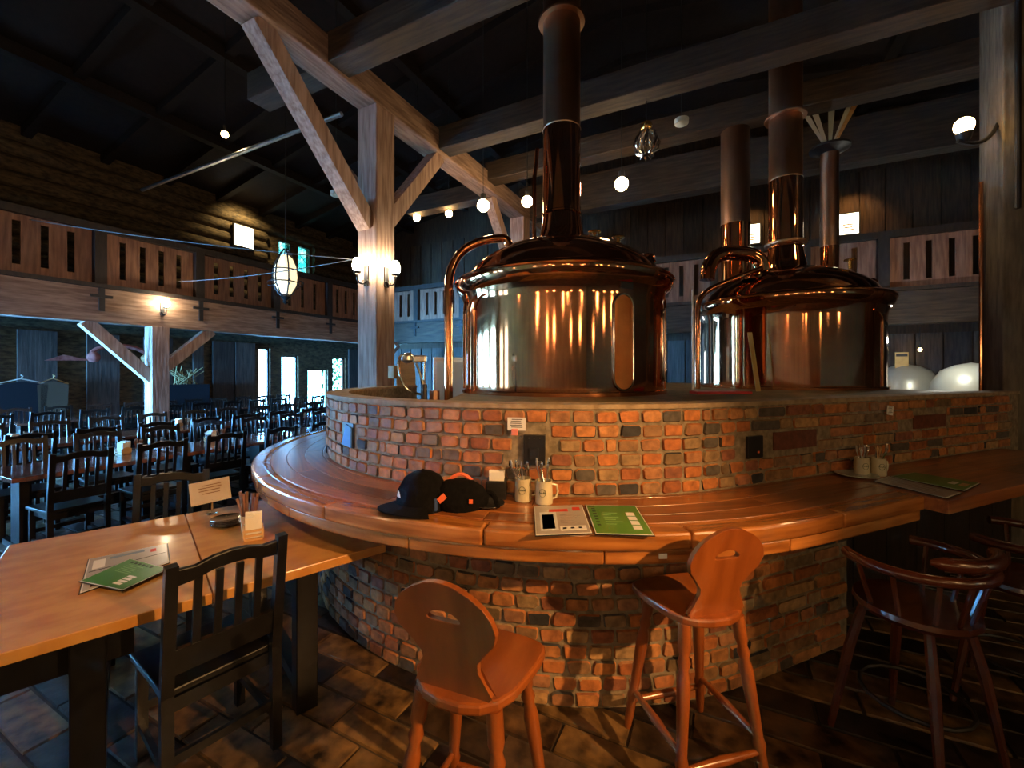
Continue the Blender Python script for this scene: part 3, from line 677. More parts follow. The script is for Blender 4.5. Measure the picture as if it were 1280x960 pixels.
# ------------------------------------------------------------------ things on the ledge
rt = P(898, 491.5, 1.505); rt = Vector((1.66, 3.42, 1.505))
o = MB().prism([(-.23, -.10), (.23, -.10), (.20, .08), (-.2, .08)], 0, .022).build('red_folder', 'redtray', None, rt, .1, bevel=.006); tag(o, 'flat red plastic folder lying on the ledge before the second kettle', 'folder')
ra = Vector((2.22, 3.95, 1.505)); o = MB().bar((0, 0, 0), (-.02, .12, .60), .045, .008, (0, 1, 0)).build('folding_rule', 'ruler', None, Q(948, 489, 4.25) * 1.0, 0)
o.location.z = 1.487; tag(o, 'yellow wooden measuring stick leaning on the second kettle', 'ruler')
def card(name, px, py, w_, h_, mat, lab, clip=False, tilt=0):
    s = s_at(px, R0 + .02); p, a = path(s, R0 + .035); z = H - (py - HY) / F * p.y
    t = thing(name, (p.x, p.y, z), a, lab, 'sign')
    R_ = Matrix.Rotation(tilt, 4, 'Y')
    MB().box((0, 0, 0), (w_, .004, h_), R_.to_3x3()).build('card', mat, t)
    for i in range(5):
        MB().box((random.uniform(-.004, .004), -.003, h_ * (.36 - i * .15)), (w_ * random.uniform(.35, .7), .001, h_ * .055)).build('text_line', 'inkblack', t)
    if clip: MB().box((-.01, -.008, -h_ / 2 - .008), (.035, .016, .035)).build('clip', 'pinkclip', t, bevel=.003)
    return t
card('notice_card', 647, 530, .10, .07, 'white', 'white notice card with pink clip on the ring wall above the mugs', True)
card('notice_card', 1109, 513, .075, .065, 'white', 'small white card on the ring wall above the right pair of mugs', False, .15)

# ------------------------------------------------------------------ sink corner left of the kettle
tap = thing('beer_tap', (-.62, 3.0, 1.503), 0, 'chrome hose tap standing inside the ring wall, left of the copper pipe', 'tap')
MB().tube([(-.0, 0, -.05), (0, 0, .09)], .02, 10).build('valve_block', 'black', tap, smooth=True)
MB().tube([(0, 0, .05), (0, 0, .28)], .007, 8).build('riser', 'chrome', tap)
MB().tube(arc_pts((-.02, 0, .02), (-.16, 0, .02), (-.18, 0, .2)) + arc_pts((-.18, 0, .2), (-.19, 0, .3), (-.10, 0, .31))[1:] + arc_pts((-.1, 0, .31), (-.05, 0, .25), (0, 0, .06))[1:], .008, 8).build('hose', 'chrome', tap, smooth=True)
MB().lathe([(.02, 0), (.045, .02), (.04, .05), (.01, .06)], 16, (-.12, 0, .24)).build('spray_head', 'steel', tap, smooth=True)
MB().box((-.03, .0, .27), (.09, .05, .05)).build('bracket', 'steel', tap, bevel=.01)
wp = thing('steel_cabinet', Q(572, 470, 6.6).xy.to_3d(), .1, 'pale steel cabinet standing behind the ring wall, left of the kettle', 'cabinet')
MB().box((0, 0, .95), (.72, .5, 1.9)).build('cabinet_body', 'steel', wp, bevel=.01)
MB().box((-.1, -.26, 1.2), (.42, .02, 1.25)).build('door', 'whitepaint', wp, bevel=.004); MB().box((.27, -.26, 1.2), (.24, .02, 1.25)).build('door', 'whitepaint', wp, bevel=.004)
MB().tube([(.1, -.285, 1.2), (.1, -.285, 1.4)], .008, 6).build('door_handle', 'chrome', wp)
for i, (px, lab) in enumerate(((502, 'left one of two pale slatted boards beside the post'), (513, 'right, lower one of two pale slatted boards beside the post'))):
    q_ = Q(px, 480, 5.9); o = MB().prism(chaikin([(-.07, 0), (.07, 0), (.07, .3), (.03, .42), (-.03, .42), (-.07, .3)], 1), -.01, .01, Matrix.Rotation(PI / 2, 4, 'X')).build('slatted_board', 'lightwood', None, (q_.x, q_.y, 1.42 - .06 * i), .1)
    o.scale = (1, 1, 1.2); tag(o, lab, 'board')
q_ = U3(4.2 - .21, -4.1 + .12, 1.78)
o = MB().box((0, 0, 0), (.10, .07, .16)).build('switch_box', 'yellow', None, Q(491, 465, 5.2), RROT, bevel=.01)
tag(o, 'yellowed plastic switch box low on the main post', 'switch box')

# ------------------------------------------------------------------ lamps
def roof_z(p):
    v = .8944 * p.x - .4472 * p.y
    return 9.0 + (v + 2.0) * (2.1 / 11.8) - .02 if v < -2 else 9.0 - (v + 2.0) * (1.8 / 10.8) - .02
def bulb(px, py, Y, r_, lab, mat='bulb', top=5.25, cat='lamp', shade=True):
    p = Q(px, py, Y); t = thing('pendant_lamp', p, 0, lab, cat)
    MB().ball((0, 0, 0), r_, 14).build('bulb', mat, t, smooth=True)
    MB().tube([(0, 0, r_ * .8), (0, 0, r_ + .09)], r_ * .45, 10).build('socket', 'iron', t)
    MB().tube([(0, 0, r_ + .08), (0, 0, (roof_z(p) if top > 3 else top) - p.z)], .006, 5).build('cord', 'black', t)
    return t
bulb(604, 257, 7.0, .10, 'brightest hanging bulb, left of the first stack with star-like glare')
bulb(659, 252, 7.3, .095, 'hanging bulb right beside the first kettle stack')
bulb(777, 230, 6.4, .10, 'hanging bulb alone between the two kettle stacks')
bulb(561, 267, 9.0, .075, 'small yellowish hanging bulb left of the brightest one', 'bulbsoft')
bulb(521, 272, 9.3, .08, 'small hanging bulb closest to the main post', 'bulbsoft')
bulb(281, 168, 6.5, .05, 'tiny lit bulb high up at the left under the roof beam', 'bulbsoft', 5.6)
bulb(960, 200, 8.2, .05, 'small lit bulb peeking out left of the second stack', 'bulbsoft', 5.6)
bulb(1150, 437, 9.6, .035, 'small lit bulb low in the dark under the back balcony', 'bulbsoft', 2.7)
def sconce(loc, rz_, lab, mat='sconce', power=0):
    t = thing('wall_sconce', loc, rz_, lab, 'sconce')            # local -y points away from the wall
    MB().box((0, .0, -.03), (.07, .02, .26)).build('back_plate', 'iron', t, bevel=.004)
    MB().tube([(0, -.01, -.1)] + arc_pts((0, -.05, -.14), (0, -.17, -.16), (0, -.15, -.03)), .011, 8).build('arm', 'iron', t, smooth=True)
    for s_ in (-1, 1): MB().tube([(s_ * (.03 + .03 * math.cos(a)), -.02, -.12 + .035 * math.sin(a)) for a in [i * .5 for i in range(10)]], .006, 6).build('scroll', 'iron', t, smooth=True)
    MB().lathe([(.02, -.03), (.045, -.02), (.05, 0)], 16, (0, -.15, 0)).build('cup', 'iron', t, smooth=True)
    MB().lathe([(.03, 0), (.055, .03), (.062, .08), (.05, .13), (.035, .16), (.001, .165)], 16, (0, -.15, 0)).build('glass_shade', mat, t, smooth=True)
    return t
zc = 2.94
sconce(U3(4.2 - .175, -4.1, zc), RROT, 'glaring wall lamp on the left face of the main post')
sconce(U3(4.2, -4.1 + .175, zc), RROT + PI / 2, 'glaring wall lamp on the right face of the main post')
sconce(U3(u_at(203, -10.15), -10.15, 2.98), RROT + PI / 2, 'lit wall lamp on the left balcony beam above its post')
t = thing('arm_spotlight', Q(1205, 160, 3.95), 0, 'lit spot lamp on a curved arm left of the big right pillar', 'lamp')
MB().tube(arc_pts((.50, .15, .15), (.22, 0, -.22), (-.06, 0, -.12)), .018, 8).build('arm', 'iron', t, smooth=True)
MB().lathe([(.02, -.14), (.05, -.10), (.06, -.05)], 16).build('housing', 'iron', t, smooth=True)
MB().ball((0, 0, .02), .075, 12).build('bulb', 'bulbsoft', t, smooth=True)
# unseen lamps added behind and beside the camera to put highlights on the kettles
for k, (x, y, z) in enumerate(sorted(((-2.6, -1.2, 2.3), (-1.2, -2.6, 2.0), (.4, -2.0, 2.5), (1.9, -2.9, 2.0), (3.4, -1.3, 2.4), (5.2, -2.4, 2.2), (-4.0, -3.2, 2.2), (-.3, -4.4, 2.4), (2.6, -4.8, 2.5), (4.6, -.2, 2.3), (-5.0, -.4, 2.6), (6.3, -.8, 2.2), (-3.0, -4.9, 2.0), (.9, -5.2, 1.95), (4.3, -4.0, 1.95), (-1.9, -3.6, 3.0)))):
    t = thing('added_lamp', (x, y, z), 0, 'small warm pendant lamp added unseen behind the camera for kettle highlights, %s from the left' % ORD[k], 'lamp', 'lamps added behind the camera')
    MB().ball((0, 0, 0), .10, 14, 1.3).build('bulb', 'addedlamp', t, smooth=True); MB().tube([(0, 0, .11), (0, 0, .19)], .03, 8).build('socket', 'iron', t); MB().tube([(0, 0, .18), (0, 0, roof_z(Vector((x, y, z))) - z)], .005, 5).build('cord', 'black', t)
# lantern
lp = Q(357, 346, 7.6); t = thing('hanging_lantern', lp, 0, 'hanging iron cage lantern with cream glass in front of the stained windows', 'lantern')
MB().lathe([(.001, -.33), (.09, -.3), (.17, -.15), (.19, 0), (.17, .18), (.11, .33), (.06, .38)], 16).build('glass', 'lantern', t, smooth=True)
for k in range(6):
    a = k * PI / 3 + .2; MB().tube([(math.cos(a) * r_, math.sin(a) * r_, z) for r_, z in ((.04, -.36), (.12, -.3), (.2, -.14), (.215, 0), (.19, .2), (.12, .36), (.03, .5))], .012, 6).build('cage_bar', 'iron', t, smooth=True)
    MB().tube([(math.cos(a) * (.25 + .05 * math.cos(b)), math.sin(a) * (.25 + .05 * math.cos(b)), -.12 + .05 * math.sin(b)) for b in [i * .7 for i in range(9)]], .01, 6).build('scroll', 'iron', t, smooth=True)
for z, r_ in ((.12, .2), (-.1, .21)): MB().tube([(math.cos(a * PI / 8) * r_, math.sin(a * PI / 8) * r_, z) for a in range(17)], .01, 6, False).build('hoop', 'iron', t, smooth=True)
MB().lathe([(.001, -.5), (.05, -.46), (.03, -.42), (.09, -.36), (.05, -.3)], 12).build('finial', 'iron', t, smooth=True)
MB().tube([(0, 0, .48), (0, 0, roof_z(lp) - lp.z)], .009, 6).build('chain', 'iron', t)
for a, b, lab in (((0, 268, 7.2), (448, 325, 5.5), 'upper pale cable strung from the left to the main post'), ((218, 352, 9.0), (449, 323, 5.5), 'lower pale cable rising from the balcony to the main post')):
    A_, B_ = Q(*a), Q(*b); mid = (A_ + B_) / 2 - Vector((0, 0, .12)); tag(MB().tube(arc_pts(A_, mid, B_, 10), .007, 6).build('cable', 'rope'), lab, 'cable')
# caged glass lamp and round covers
lp = Q(808, 172, 5.4); t = thing('glass_pendant', lp, 0, 'unlit pendant of curled glass petals hanging under a cross beam', 'pendant')
MB().ball((0, 0, .14), .075, 12).build('crown', 'brass', t, smooth=True)
for k in range(7):
    a = k * 2 * PI / 7; MB().tube([(math.cos(a + z * 1.5) * r_, math.sin(a + z * 1.5) * r_, z) for r_, z in ((.03, .1), (.11, .04), (.15, -.06), (.13, -.16), (.05, -.22), (.09, -.25))], [.012, .02, .026, .024, .016, .008], 8).build('glass_petal', 'chrome', t, smooth=True)
MB().tube([(0, 0, .2), (0, 0, roof_z(lp) - lp.z)], .007, 5).build('cord', 'black', t)
for px, py, Y, lab in ((852, 153, 5.6, 'small pale round detector under the cross beam right of the glass pendant'), (420, 243, 6.9, 'small pale round detector high left of the main post')):
    dp = Q(px, py, Y); t = thing('smoke_detector', dp, 0, lab, 'detector')
    MB().lathe([(.001, -.04), (.05, -.04), (.085, -.02), (.09, .04), (.001, .045)], 20).build('cover', 'whitedisc', t, smooth=True)
    MB().tube([(0, 0, .04), (0, 0, roof_z(dp) - dp.z)], .006, 6).build('hanging_rod', 'black', t)
# lit pictures
def lightbox(u, v, z, w_, h_, axis, lab, mark=True):
    t = thing('lit_sign', U3(u, v, z), RROT + (PI / 2 if axis == 'v' else 0), lab, 'sign')   # local -y faces the hall
    MB().box((0, 0, 0), (w_ + .08, .06, h_ + .08)).build('frame', 'darkwood', t, bevel=.005)
    MB().box((0, -.035, 0), (w_, .012, h_)).build('lit_panel', 'signlit', t)
    if mark:
        for z_, ww in ((-.02, .5), (-.09, .4), (-.15, .55)): MB().box((0, -.042, z_), (w_ * ww, .002, .03)).build('print_line', 'ruler', t)
    return t
lightbox(7.99, V0 + .25, 5.85, .56, .62, 'v', 'bright blank lit sign on the rough log wall above the left balcony', False)
lightbox(U1 - .12, v_at(1058, U1), 5.33, .42, .5, 'u', 'lit framed picture on the back wall right of the slim flue')
lightbox(U1 - .12, v_at(938, U1), 5.38, .42, .5, 'u', 'lit framed picture on the back wall half hidden by the broad flue')
spot('picture_light', U3(7.9, V0 + .9, 6.9), U3(8.0, V0, 5.6), 170, (1, .72, .32), 110, .8)
spot('picture_light', U3(U1 - .8, v_at(1065, U1), 6.2), U3(U1, v_at(1065, U1), 5.2), 45, (1, .55, .2), 90, .8)
spot('picture_light', U3(U1 - .8, v_at(938, U1), 6.2), U3(U1, v_at(938, U1), 5.2), 45, (1, .55, .2), 90, .8)

# ------------------------------------------------------------------ far things on the walls, tanks
for i, (px, Y, lab) in enumerate(((1132, 8.3, 'left one of two shiny steel tanks behind the right end of the bar'), (1214, 7.0, 'right one of two shiny steel tanks, half behind the big pillar'))):
    p = Q(px, 500, Y); t = thing('steel_tank', (p.x, p.y, 0), -.8, lab, 'tank')
    MB().lathe([(.001, 0), (.38, 0), (.38, .02), (.52, .1), (.52, 1.15), (.48, 1.4), (.36, 1.58), (.2, 1.66), (.001, 1.7)], 32).build('tank_shell', 'tankmetal', t, smooth=True); t.scale = (1, 1, 1.08)
    MB().lathe([(.50, 1.1), (.54, 1.12), (.54, 1.2), (.50, 1.22)], 32).build('hoop', 'steel', t, smooth=True)
point('tank_fill_light', Q(1180, 425, 6.6), 45, (1, .95, .8), .05)  # fill light without a fixture, added to brighten the steel tanks
t = thing('notice_board', Q(1127, 455, 8.2), RROT, 'narrow yellow notice on a dark stand under the back balcony', 'sign')
MB().box((0, 0, 0), (.2, .02, .45)).build('board', 'ruler', t); MB().box((0, -.012, .17), (.17, .004, .05)).build('print_line', 'inkblack', t); MB().box((0, .01, -.95), (.06, .04, 1.5)).build('stand', 'darkwood', t)
def hanger(u, z, mat, body, lab, w_=.5):
    t = thing('coat_on_hanger', U3(u, V0 + .2, z), RROT + PI / 2, lab, 'coat')
    MB().tube([(0, 0, .2), (.03, 0, .17), (0, 0, .12), (-w_ / 2, 0, 0), (w_ / 2, 0, 0), (0, 0, .12)], .014, 6).build('hanger', mat, t)
    MB().prism([(-w_ * .5, -.02), (0, .06), (w_ * .5, -.02), (w_ * .42, -1.0), (-w_ * .42, -1.0)], -.05, .03, Matrix.Rotation(PI / 2, 4, 'X')).build('coat_cloth', body, t)
u_ = lambda px: u_at(px, V0 + .2)
hanger(u_(26), 1.42, 'white', 'coat', 'dark blue coat on a white hanger, leftmost on the wall under the balcony', .8)
hanger(u_(66), 1.42, 'lightwood', 'tan', 'tan garment on a wooden hanger, second from the left under the balcony', .5)
t = thing('straw_bundle', U3(u_(230), V0 + .3, 1.35), RROT + PI / 2, 'bundle of dry straw above a dark chest, right of the balcony post', 'straw')
for k in range(26): MB().tube([(random.uniform(-.3, .3), random.uniform(-.1, .1), 0), (random.uniform(-.45, .45), random.uniform(-.1, .1), random.uniform(.25, .5))], .012, 4).build('stalk', 'straw', t)
MB().box((0, 0, -.68), (1.0, .4, 1.33)).build('chest', 'coat', t, bevel=.01)
t = thing('wall_ornament', U3(u_(150), V0 + .2, 2.05), RROT + PI / 2, 'red and pink painted wreath ornament on the dark wall left of the balcony post', 'ornament')
MB().tube([(.55 * math.cos(a * PI / 10), 0, .28 * math.sin(a * PI / 10)) for a in range(1, 10)], .05, 8).build('garland', M.setdefault('pink', noisy('faded_red', (.25, .06, .05), (.45, .14, .12), 12, .8)), t, smooth=True)
MB().ball((-.5, -.03, -.02), .13, 10).build('rosette', 'pink', t, smooth=True); MB().ball((.5, -.03, -.02), .1, 10).build('rosette', 'lightwood', t, smooth=True)
MB().prism([(-.5, -.1), (-1.3, -.12), (-1.0, .02)], -.02, .02, Matrix.Rotation(PI / 2, 4, 'X')).build('ribbon', 'pink', t)

# ------------------------------------------------------------------ chairs and tables
def make_chair():
    t = thing('dining_chair', (0, 0, 0), 0, 'x', 'chair')
    MB().prism([(-.20, -.18), (.20, -.18), (.225, .23), (-.225, .23)], .425, .455).build('seat', 'chair', t, bevel=.006)
    for s_ in (-1, 1):
        mb = MB(); x = s_ * .195
        mb.bar((x, -.21, 0), (x, -.2, .45), .04, .036, (0, 1, 0)); mb.bar((x, -.2, .45), (x, -.265, .965), .04, .034, (0, 1, 0))
        mb.build('rear_leg', 'chair', t); MB().box((s_ * .19, .195, .212), (.038, .038, .425)).build('front_leg', 'chair', t)
        MB().box((s_ * .192, 0, .14), (.02, .38, .03)).build('stretcher', 'chair', t)
    MB().box((0, -.205, .2), (.36, .02, .035)).build('stretcher', 'chair', t); MB().box((0, .195, .22), (.35, .02, .035)).build('stretcher', 'chair', t)
    MB().box((0, .0, .395), (.37, .37, .055)).build('seat_frame', 'chair', t)
    pts = [(-.176, -.035), (-.12, -.03), (-.06, -.012), (0, -.008), (.06, -.012), (.12, -.03), (.176, -.035), (.176, .03), (.12, .026), (.06, .044), (0, .05), (-.06, .044), (-.12, .026), (-.176, .03)]
    MB().prism(pts, -.011, .011, Matrix.Translation((0, -.256, .915)) @ Matrix.Rotation(PI / 2 + .12, 4, 'X')).build('top_rail', 'chair', t, bevel=.004)
    MB().prism([(-.176, -.05), (.176, -.05), (.176, .05), (-.176, .05)], -.01, .01, Matrix.Translation((0, -.212, .575)) @ Matrix.Rotation(PI / 2 + .12, 4, 'X')).build('lower_rail', 'chair', t)
    for k in range(4):
        x = -.108 + .072 * k; MB().bar((x, -.219, .62), (x, -.254, .895), .027, .013, (0, 1, 0)).build('back_slat', 'chair', t)
    return t
ch0 = make_chair(); first = [True]
def place_chair(x, y, rz_, lab, group):
    o = ch0 if first[0] else copy_tree(ch0); first[0] = False
    o.location = (x, y, 0); o.rotation_euler = (0, 0, rz_); o['label'] = lab; o['group'] = group; return o
TA2 = math.radians(41.7); dT = Vector((math.cos(TA2), math.sin(TA2), 0)); nT = Vector((-math.sin(TA2), math.cos(TA2), 0))
def dn(d, n, z=0): p = dT * d + nT * n; p.z = z; return p
G = 'black slat-back chairs'
place_chair(-1.345, 1.88, math.radians(52), 'black slat-back chair nearest the camera, pulled up to the honey-coloured table', G)
p = dn(-.80, 2.16); place_chair(p.x, p.y, TA2 + .1, 'black chair cut off at the lower left corner, under the honey-coloured table', G)
place_chair(-2.31, 2.80, math.radians(206), 'black slat-back chair facing us on the far side of the honey-coloured table', G)
for i, (d0, d1) in enumerate(((-.51, .249), (.251, 1.03))):
    t = thing('dining_table', dn((d0 + d1) / 2, 2.865), TA2, ['honey-coloured table at the left with two menus lying on it', 'honey-coloured table reaching under the bar counter, plates and napkins on it'][i], 'table', 'two honey-coloured tables pushed together')
    w_ = d1 - d0
    MB().box((0, 0, .717), (w_ - .003, 1.345, .046)).build('table_top', 'table', t, bevel=.004)
    for y in (-.58, .5): MB().box((0, y, .3475), (.10, .09, .695)).build('leg', 'chair', t, bevel=.006)
    MB().box((0, -.04, .60), (.05, 1.0, .18)).build('apron', 'chair', t); MB().box((0, -.04, .1), (.07, 1.0, .06)).build('foot_rail', 'chair', t)
    if i == 0: MB().box((-.12, -.52, .61), (.5, .03, .16)).build('front_apron', 'chair', t)
# rows of dark tables in the hall
def dark_table(u0, u1, v0, v1, lab, grp):
    c = U3((u0 + u1) / 2, (v0 + v1) / 2); t = thing('dining_table', c, RROT, lab, 'table', grp)
    w_, l_ = v1 - v0, u1 - u0
    MB().box((0, 0, .72), (w_, l_, .04)).build('table_top', 'tabledark', t, bevel=.004)
    for y in (-l_ / 2 + .16, l_ / 2 - .16):
        MB().box((0, y, .38), (.22, .08, .64)).build('leg', 'chair', t); MB().box((0, y, .03), (w_ * .8, .09, .06)).build('foot', 'chair', t)
    MB().box((0, 0, .3), (.05, l_ - .3, .12)).build('stretcher', 'chair', t)
rows = [('bar-side row', -5.58, -6.38, 1.36, 7), ('middle row', -7.75, -8.55, .3, 7), ('row along the wall', -11.4, -12.2, 1.5, 6)]
for ri, (rn, va, vb, us, nt_) in enumerate(rows):
    for k in range(nt_):
        a = us + k * 1.34
        if ri == 1 and 4.0 < a < 4.1: pass
        dark_table(a, a + 1.26, vb, va, 'dark red polished table, %s from near end of the %s' % (ORD[k], rn), 'dark tables, ' + rn)
    for side in (0, 1):
        j = 0; u = us + .34
        while u < us + nt_ * 1.34 - .2:
            if ri == 0 and side == 0: v, rz_ = va + .10 + random.uniform(-.02, .05), RROT + PI / 2
            elif side == 0: v, rz_ = va + .14 + random.uniform(-.02, .08), RROT + PI / 2
            else: v, rz_ = vb - .12 - random.uniform(0, .1), RROT - PI / 2
            p = U3(u, v)
            side_t = 'bar side' if side == 0 else 'window side'
            place_chair(p.x, p.y, rz_ + random.uniform(-.08, .08), 'black slat-back chair, %s from near end, %s, %s' % (ORD[j], side_t, rn), 'black chairs, ' + rn)
            u += .64; j += 1
# napkin holders, cutlery and menus on the dark tables
def napkin_holder(p, rz_, lab, wood=True, dark=False, grp=None, white_top=True):
    t = thing('napkin_holder', p, rz_, lab, 'napkin holder', grp); w_ = .10; m_ = 'black' if dark else 'lightwood'
    for s_ in (-1, 1): MB().prism(chaikin([(-.055, 0), (.055, 0), (.055, .06), (.0, .085), (-.055, .06)], 1), -.005, .005, Matrix.Translation((s_ * .045, 0, 0)) @ Matrix.Rotation(PI / 2, 4, 'Z') @ Matrix.Rotation(PI / 2, 4, 'X')).build('side_plate', m_, t)
    MB().box((0, 0, .006), (.09, .10, .012)).build('base', m_, t)
    for z in (.03, .055):
        for y in (-.052, .052): MB().box((0, y, z), (.1, .008, .012)).build('slat', m_, t)
    mb = MB(); 
    for k in range(6):
        y = -.038 + k * .015; h_ = .14 + random.uniform(-.012, .012); mb.add([(-.038, y, .012), (.038, y, .012), (.042, y + random.uniform(-.008, .008), h_), (-.04, y + random.uniform(-.008, .008), h_ - .01), (-.038, y + .01, .012), (.038, y + .01, .012), (.042, y + .014, h_ - .006), (-.04, y + .012, h_)], [(0, 1, 2, 3), (7, 6, 5, 4), (3, 2, 6, 7), (0, 3, 7, 4), (1, 5, 6, 2)])
    mb.build('napkins', 'white', t)
    if dark: MB().box((0, 0, .05), (.108, .108, .096)).build('holder_body', 'black', t, bevel=.004)
    return t
def cutlery_handles(p, n, lab, mat='handle', spread=.05, h0=.1, L_=.13, grp=None):
    t = thing('cutlery_bundle', p, 0, lab, 'cutlery', grp)
    for k in range(n):
        a = random.uniform(0, 6.28); r_ = random.uniform(.01, .025); r2 = r_ + random.uniform(.01, spread)
        x0, y0, x1, y1 = math.cos(a) * r_, math.sin(a) * r_, math.cos(a) * r2, math.sin(a) * r2; hh = h0 + L_ * random.uniform(.75, 1)
        MB().tube([(x0, y0, .015), (x0 + (x1 - x0) * .5, y0 + (y1 - y0) * .5, hh * .6), (x1, y1, hh)], [.003, .006, .009], 6).build('utensil', mat, t, smooth=True)
    return t
for k, (u, v, lab) in enumerate([(2.35, -6.15, 'white napkin holder on the second dark table of the bar-side row'), (3.3, -6.2, 'white napkin holder on the third table position of the bar-side row'), (5.1, -6.05, 'white napkin holder farther back on the bar-side row'), (3.9, -8.3, 'white napkin holder on the middle row near the balcony post'), (2.0, -8.2, 'white napkin holder near the front of the middle row'), (6.3, -8.3, 'white napkin holder at the far part of the middle row')]):
    p = U3(u, v, .741); napkin_holder(p, RROT + .3, lab, grp='napkin holders on the dark tables')
    cutlery_handles(U3(u + .14, v, .741), 7, lab.replace('white napkin holder', 'bundle of cutlery handles'), 'handle', .04, .06, .1, 'cutlery on the dark tables')

# ------------------------------------------------------------------ bar stools
def make_stool():
    t = thing('bar_stool', (0, 0, 0), 0, 'x', 'stool')
    seat = chaikin([(-.15, -.19), (.15, -.19), (.215, .10), (.19, .20), (-.19, .20), (-.215, .10)], 2)
    MB().prism(seat, .665, .70).build('seat', 'stool', t, bevel=.009)
    feet = {}
    for sx in (-1, 1):
        for sy in (-1, 1):
            top_ = Vector((sx * .125, sy * .125, .665)); ft = Vector((sx * .20, sy * .20, 0)); d = ft - top_
            pts = [top_ + d * k for k in (0, .14, .18, .22, .26, .3, .34, .5, .72, .76, .8, .9, 1)]
            MB().tube(pts, [.026, .026, .018, .026, .018, .024, .027, .024, .02, .026, .02, .02, .015], 12).build('leg', 'stool', t, smooth=True)
            feet[(sx, sy)] = lambda k, a=top_, b=d: a + b * k
    for a, b, k in (((-1, -1), (1, -1), .80), ((-1, 1), (1, 1), .80), ((-1, -1), (-1, 1), .72), ((1, -1), (1, 1), .72)):
        p, q_ = feet[a](k), feet[b](k); MB().tube([p, p.lerp(q_, .25), p.lerp(q_, .5), p.lerp(q_, .75), q_], [.010, .014, .019, .014, .010], 10).build('stretcher', 'stool', t, smooth=True)
    half = [(.118, 0), (.128, .02), (.105, .05), (.092, .09), (.096, .13), (.125, .17), (.158, .21), (.170, .25), (.160, .29), (.135, .325), (.098, .352), (.05, .375), (.015, .382)]
    out = half + [(-x, y) for x, y in reversed(half)]
    n = len(out); hole = [(.055 * math.cos(a) , .262 + (.016 if math.sin(a) > 0 else .020) * math.sin(a) + .012 * (1 - (math.cos(a)) ** 2)) for a in [2 * PI * i / n - PI / 2 + PI / n for i in range(n)]]
    def wrap(x, y, z_): return Vector((x, -.135 - y * .26 + z_ - .25 * x * x, .695 + y))
    vs = [wrap(x, y, z_) for z_ in (-.011, .011) for L_ in (out, hole) for x, y in L_]
    fs = []
    for i in range(n):
        j = (i + 1) % n
        fs += [(i, j, n + j, n + i), (2 * n + j, 2 * n + i, 3 * n + i, 3 * n + j), (j, i, 2 * n + i, 2 * n + j), (n + i, n + j, 3 * n + j, 3 * n + i)]
    MB().add(vs, fs).build('backrest', 'stool', t, bevel=.004)
    return t
st = make_stool(); st.location = (-.125, 1.44, 0); st.rotation_euler = (0, 0, math.radians(-21)); st['label'] = 'reddish wooden bar stool with pierced back, left one, nearest the camera'; st['group'] = 'wooden bar stools with pierced backs'
s2 = copy_tree(st); s2.location = (.79, 1.865, 0); s2.rotation_euler = (0, 0, math.radians(14)); s2['label'] = 'reddish wooden bar stool with pierced back, right one, close to the counter'
def captain(loc, rz_, lab):
    t = thing('captain_stool', loc, rz_, lab, 'stool', 'dark round-armed bar stools at the right')
    MB().lathe([(.001, .62), (.2, .62), (.215, .64), (.21, .66), (.001, .655)], 28).build('seat', 'redwood', t, smooth=True)
    arc = [(.26 * math.sin(a), -.24 * math.cos(a), .86) for a in [math.radians(x) for x in range(-125, 126, 10)]]
    mb = MB().tube([(x, y, z + .0) for x, y, z in arc], .022, 10); mb.build('arm_bow', 'redwood', t, smooth=True)
    back = [(.25 * math.sin(a), -.25 * math.cos(a), .93) for a in [math.radians(x) for x in range(-50, 51, 10)]]
    MB().tube(back, [.01] + [.028] * (len(back) - 2) + [.01], 10).build('crest', 'redwood', t, smooth=True)
    for a in (-110, -75, -40, -13, 13, 40, 75, 110):
        ar = math.radians(a); MB().tube([(.18 * math.sin(ar), -.18 * math.cos(ar), .65), (.25 * math.sin(ar), -.235 * math.cos(ar), .86)], .010, 6).build('spindle', 'redwood', t)
    for sx in (-1, 1):
        for sy in (-1, 1): MB().tube([(sx * .12, sy * .12, .63), (sx * .16, sy * .16, .4), (sx * .21, sy * .21, 0)], [.018, .022, .014], 8).build('leg', 'redwood', t, smooth=True)
    MB().tube([(.19 * math.cos(a * PI / 8), .19 * math.sin(a * PI / 8), .25) for a in range(17)], .009, 6, False).build('foot_ring', 'iron', t, smooth=True)
captain((1.78, 1.88, 0), TA - .1, 'dark red captain bar stool with bowed arms, right of the two pierced-back stools')
captain((2.55, 2.12, 0), TA + .2, 'dark red captain bar stool tucked under the far right counter')

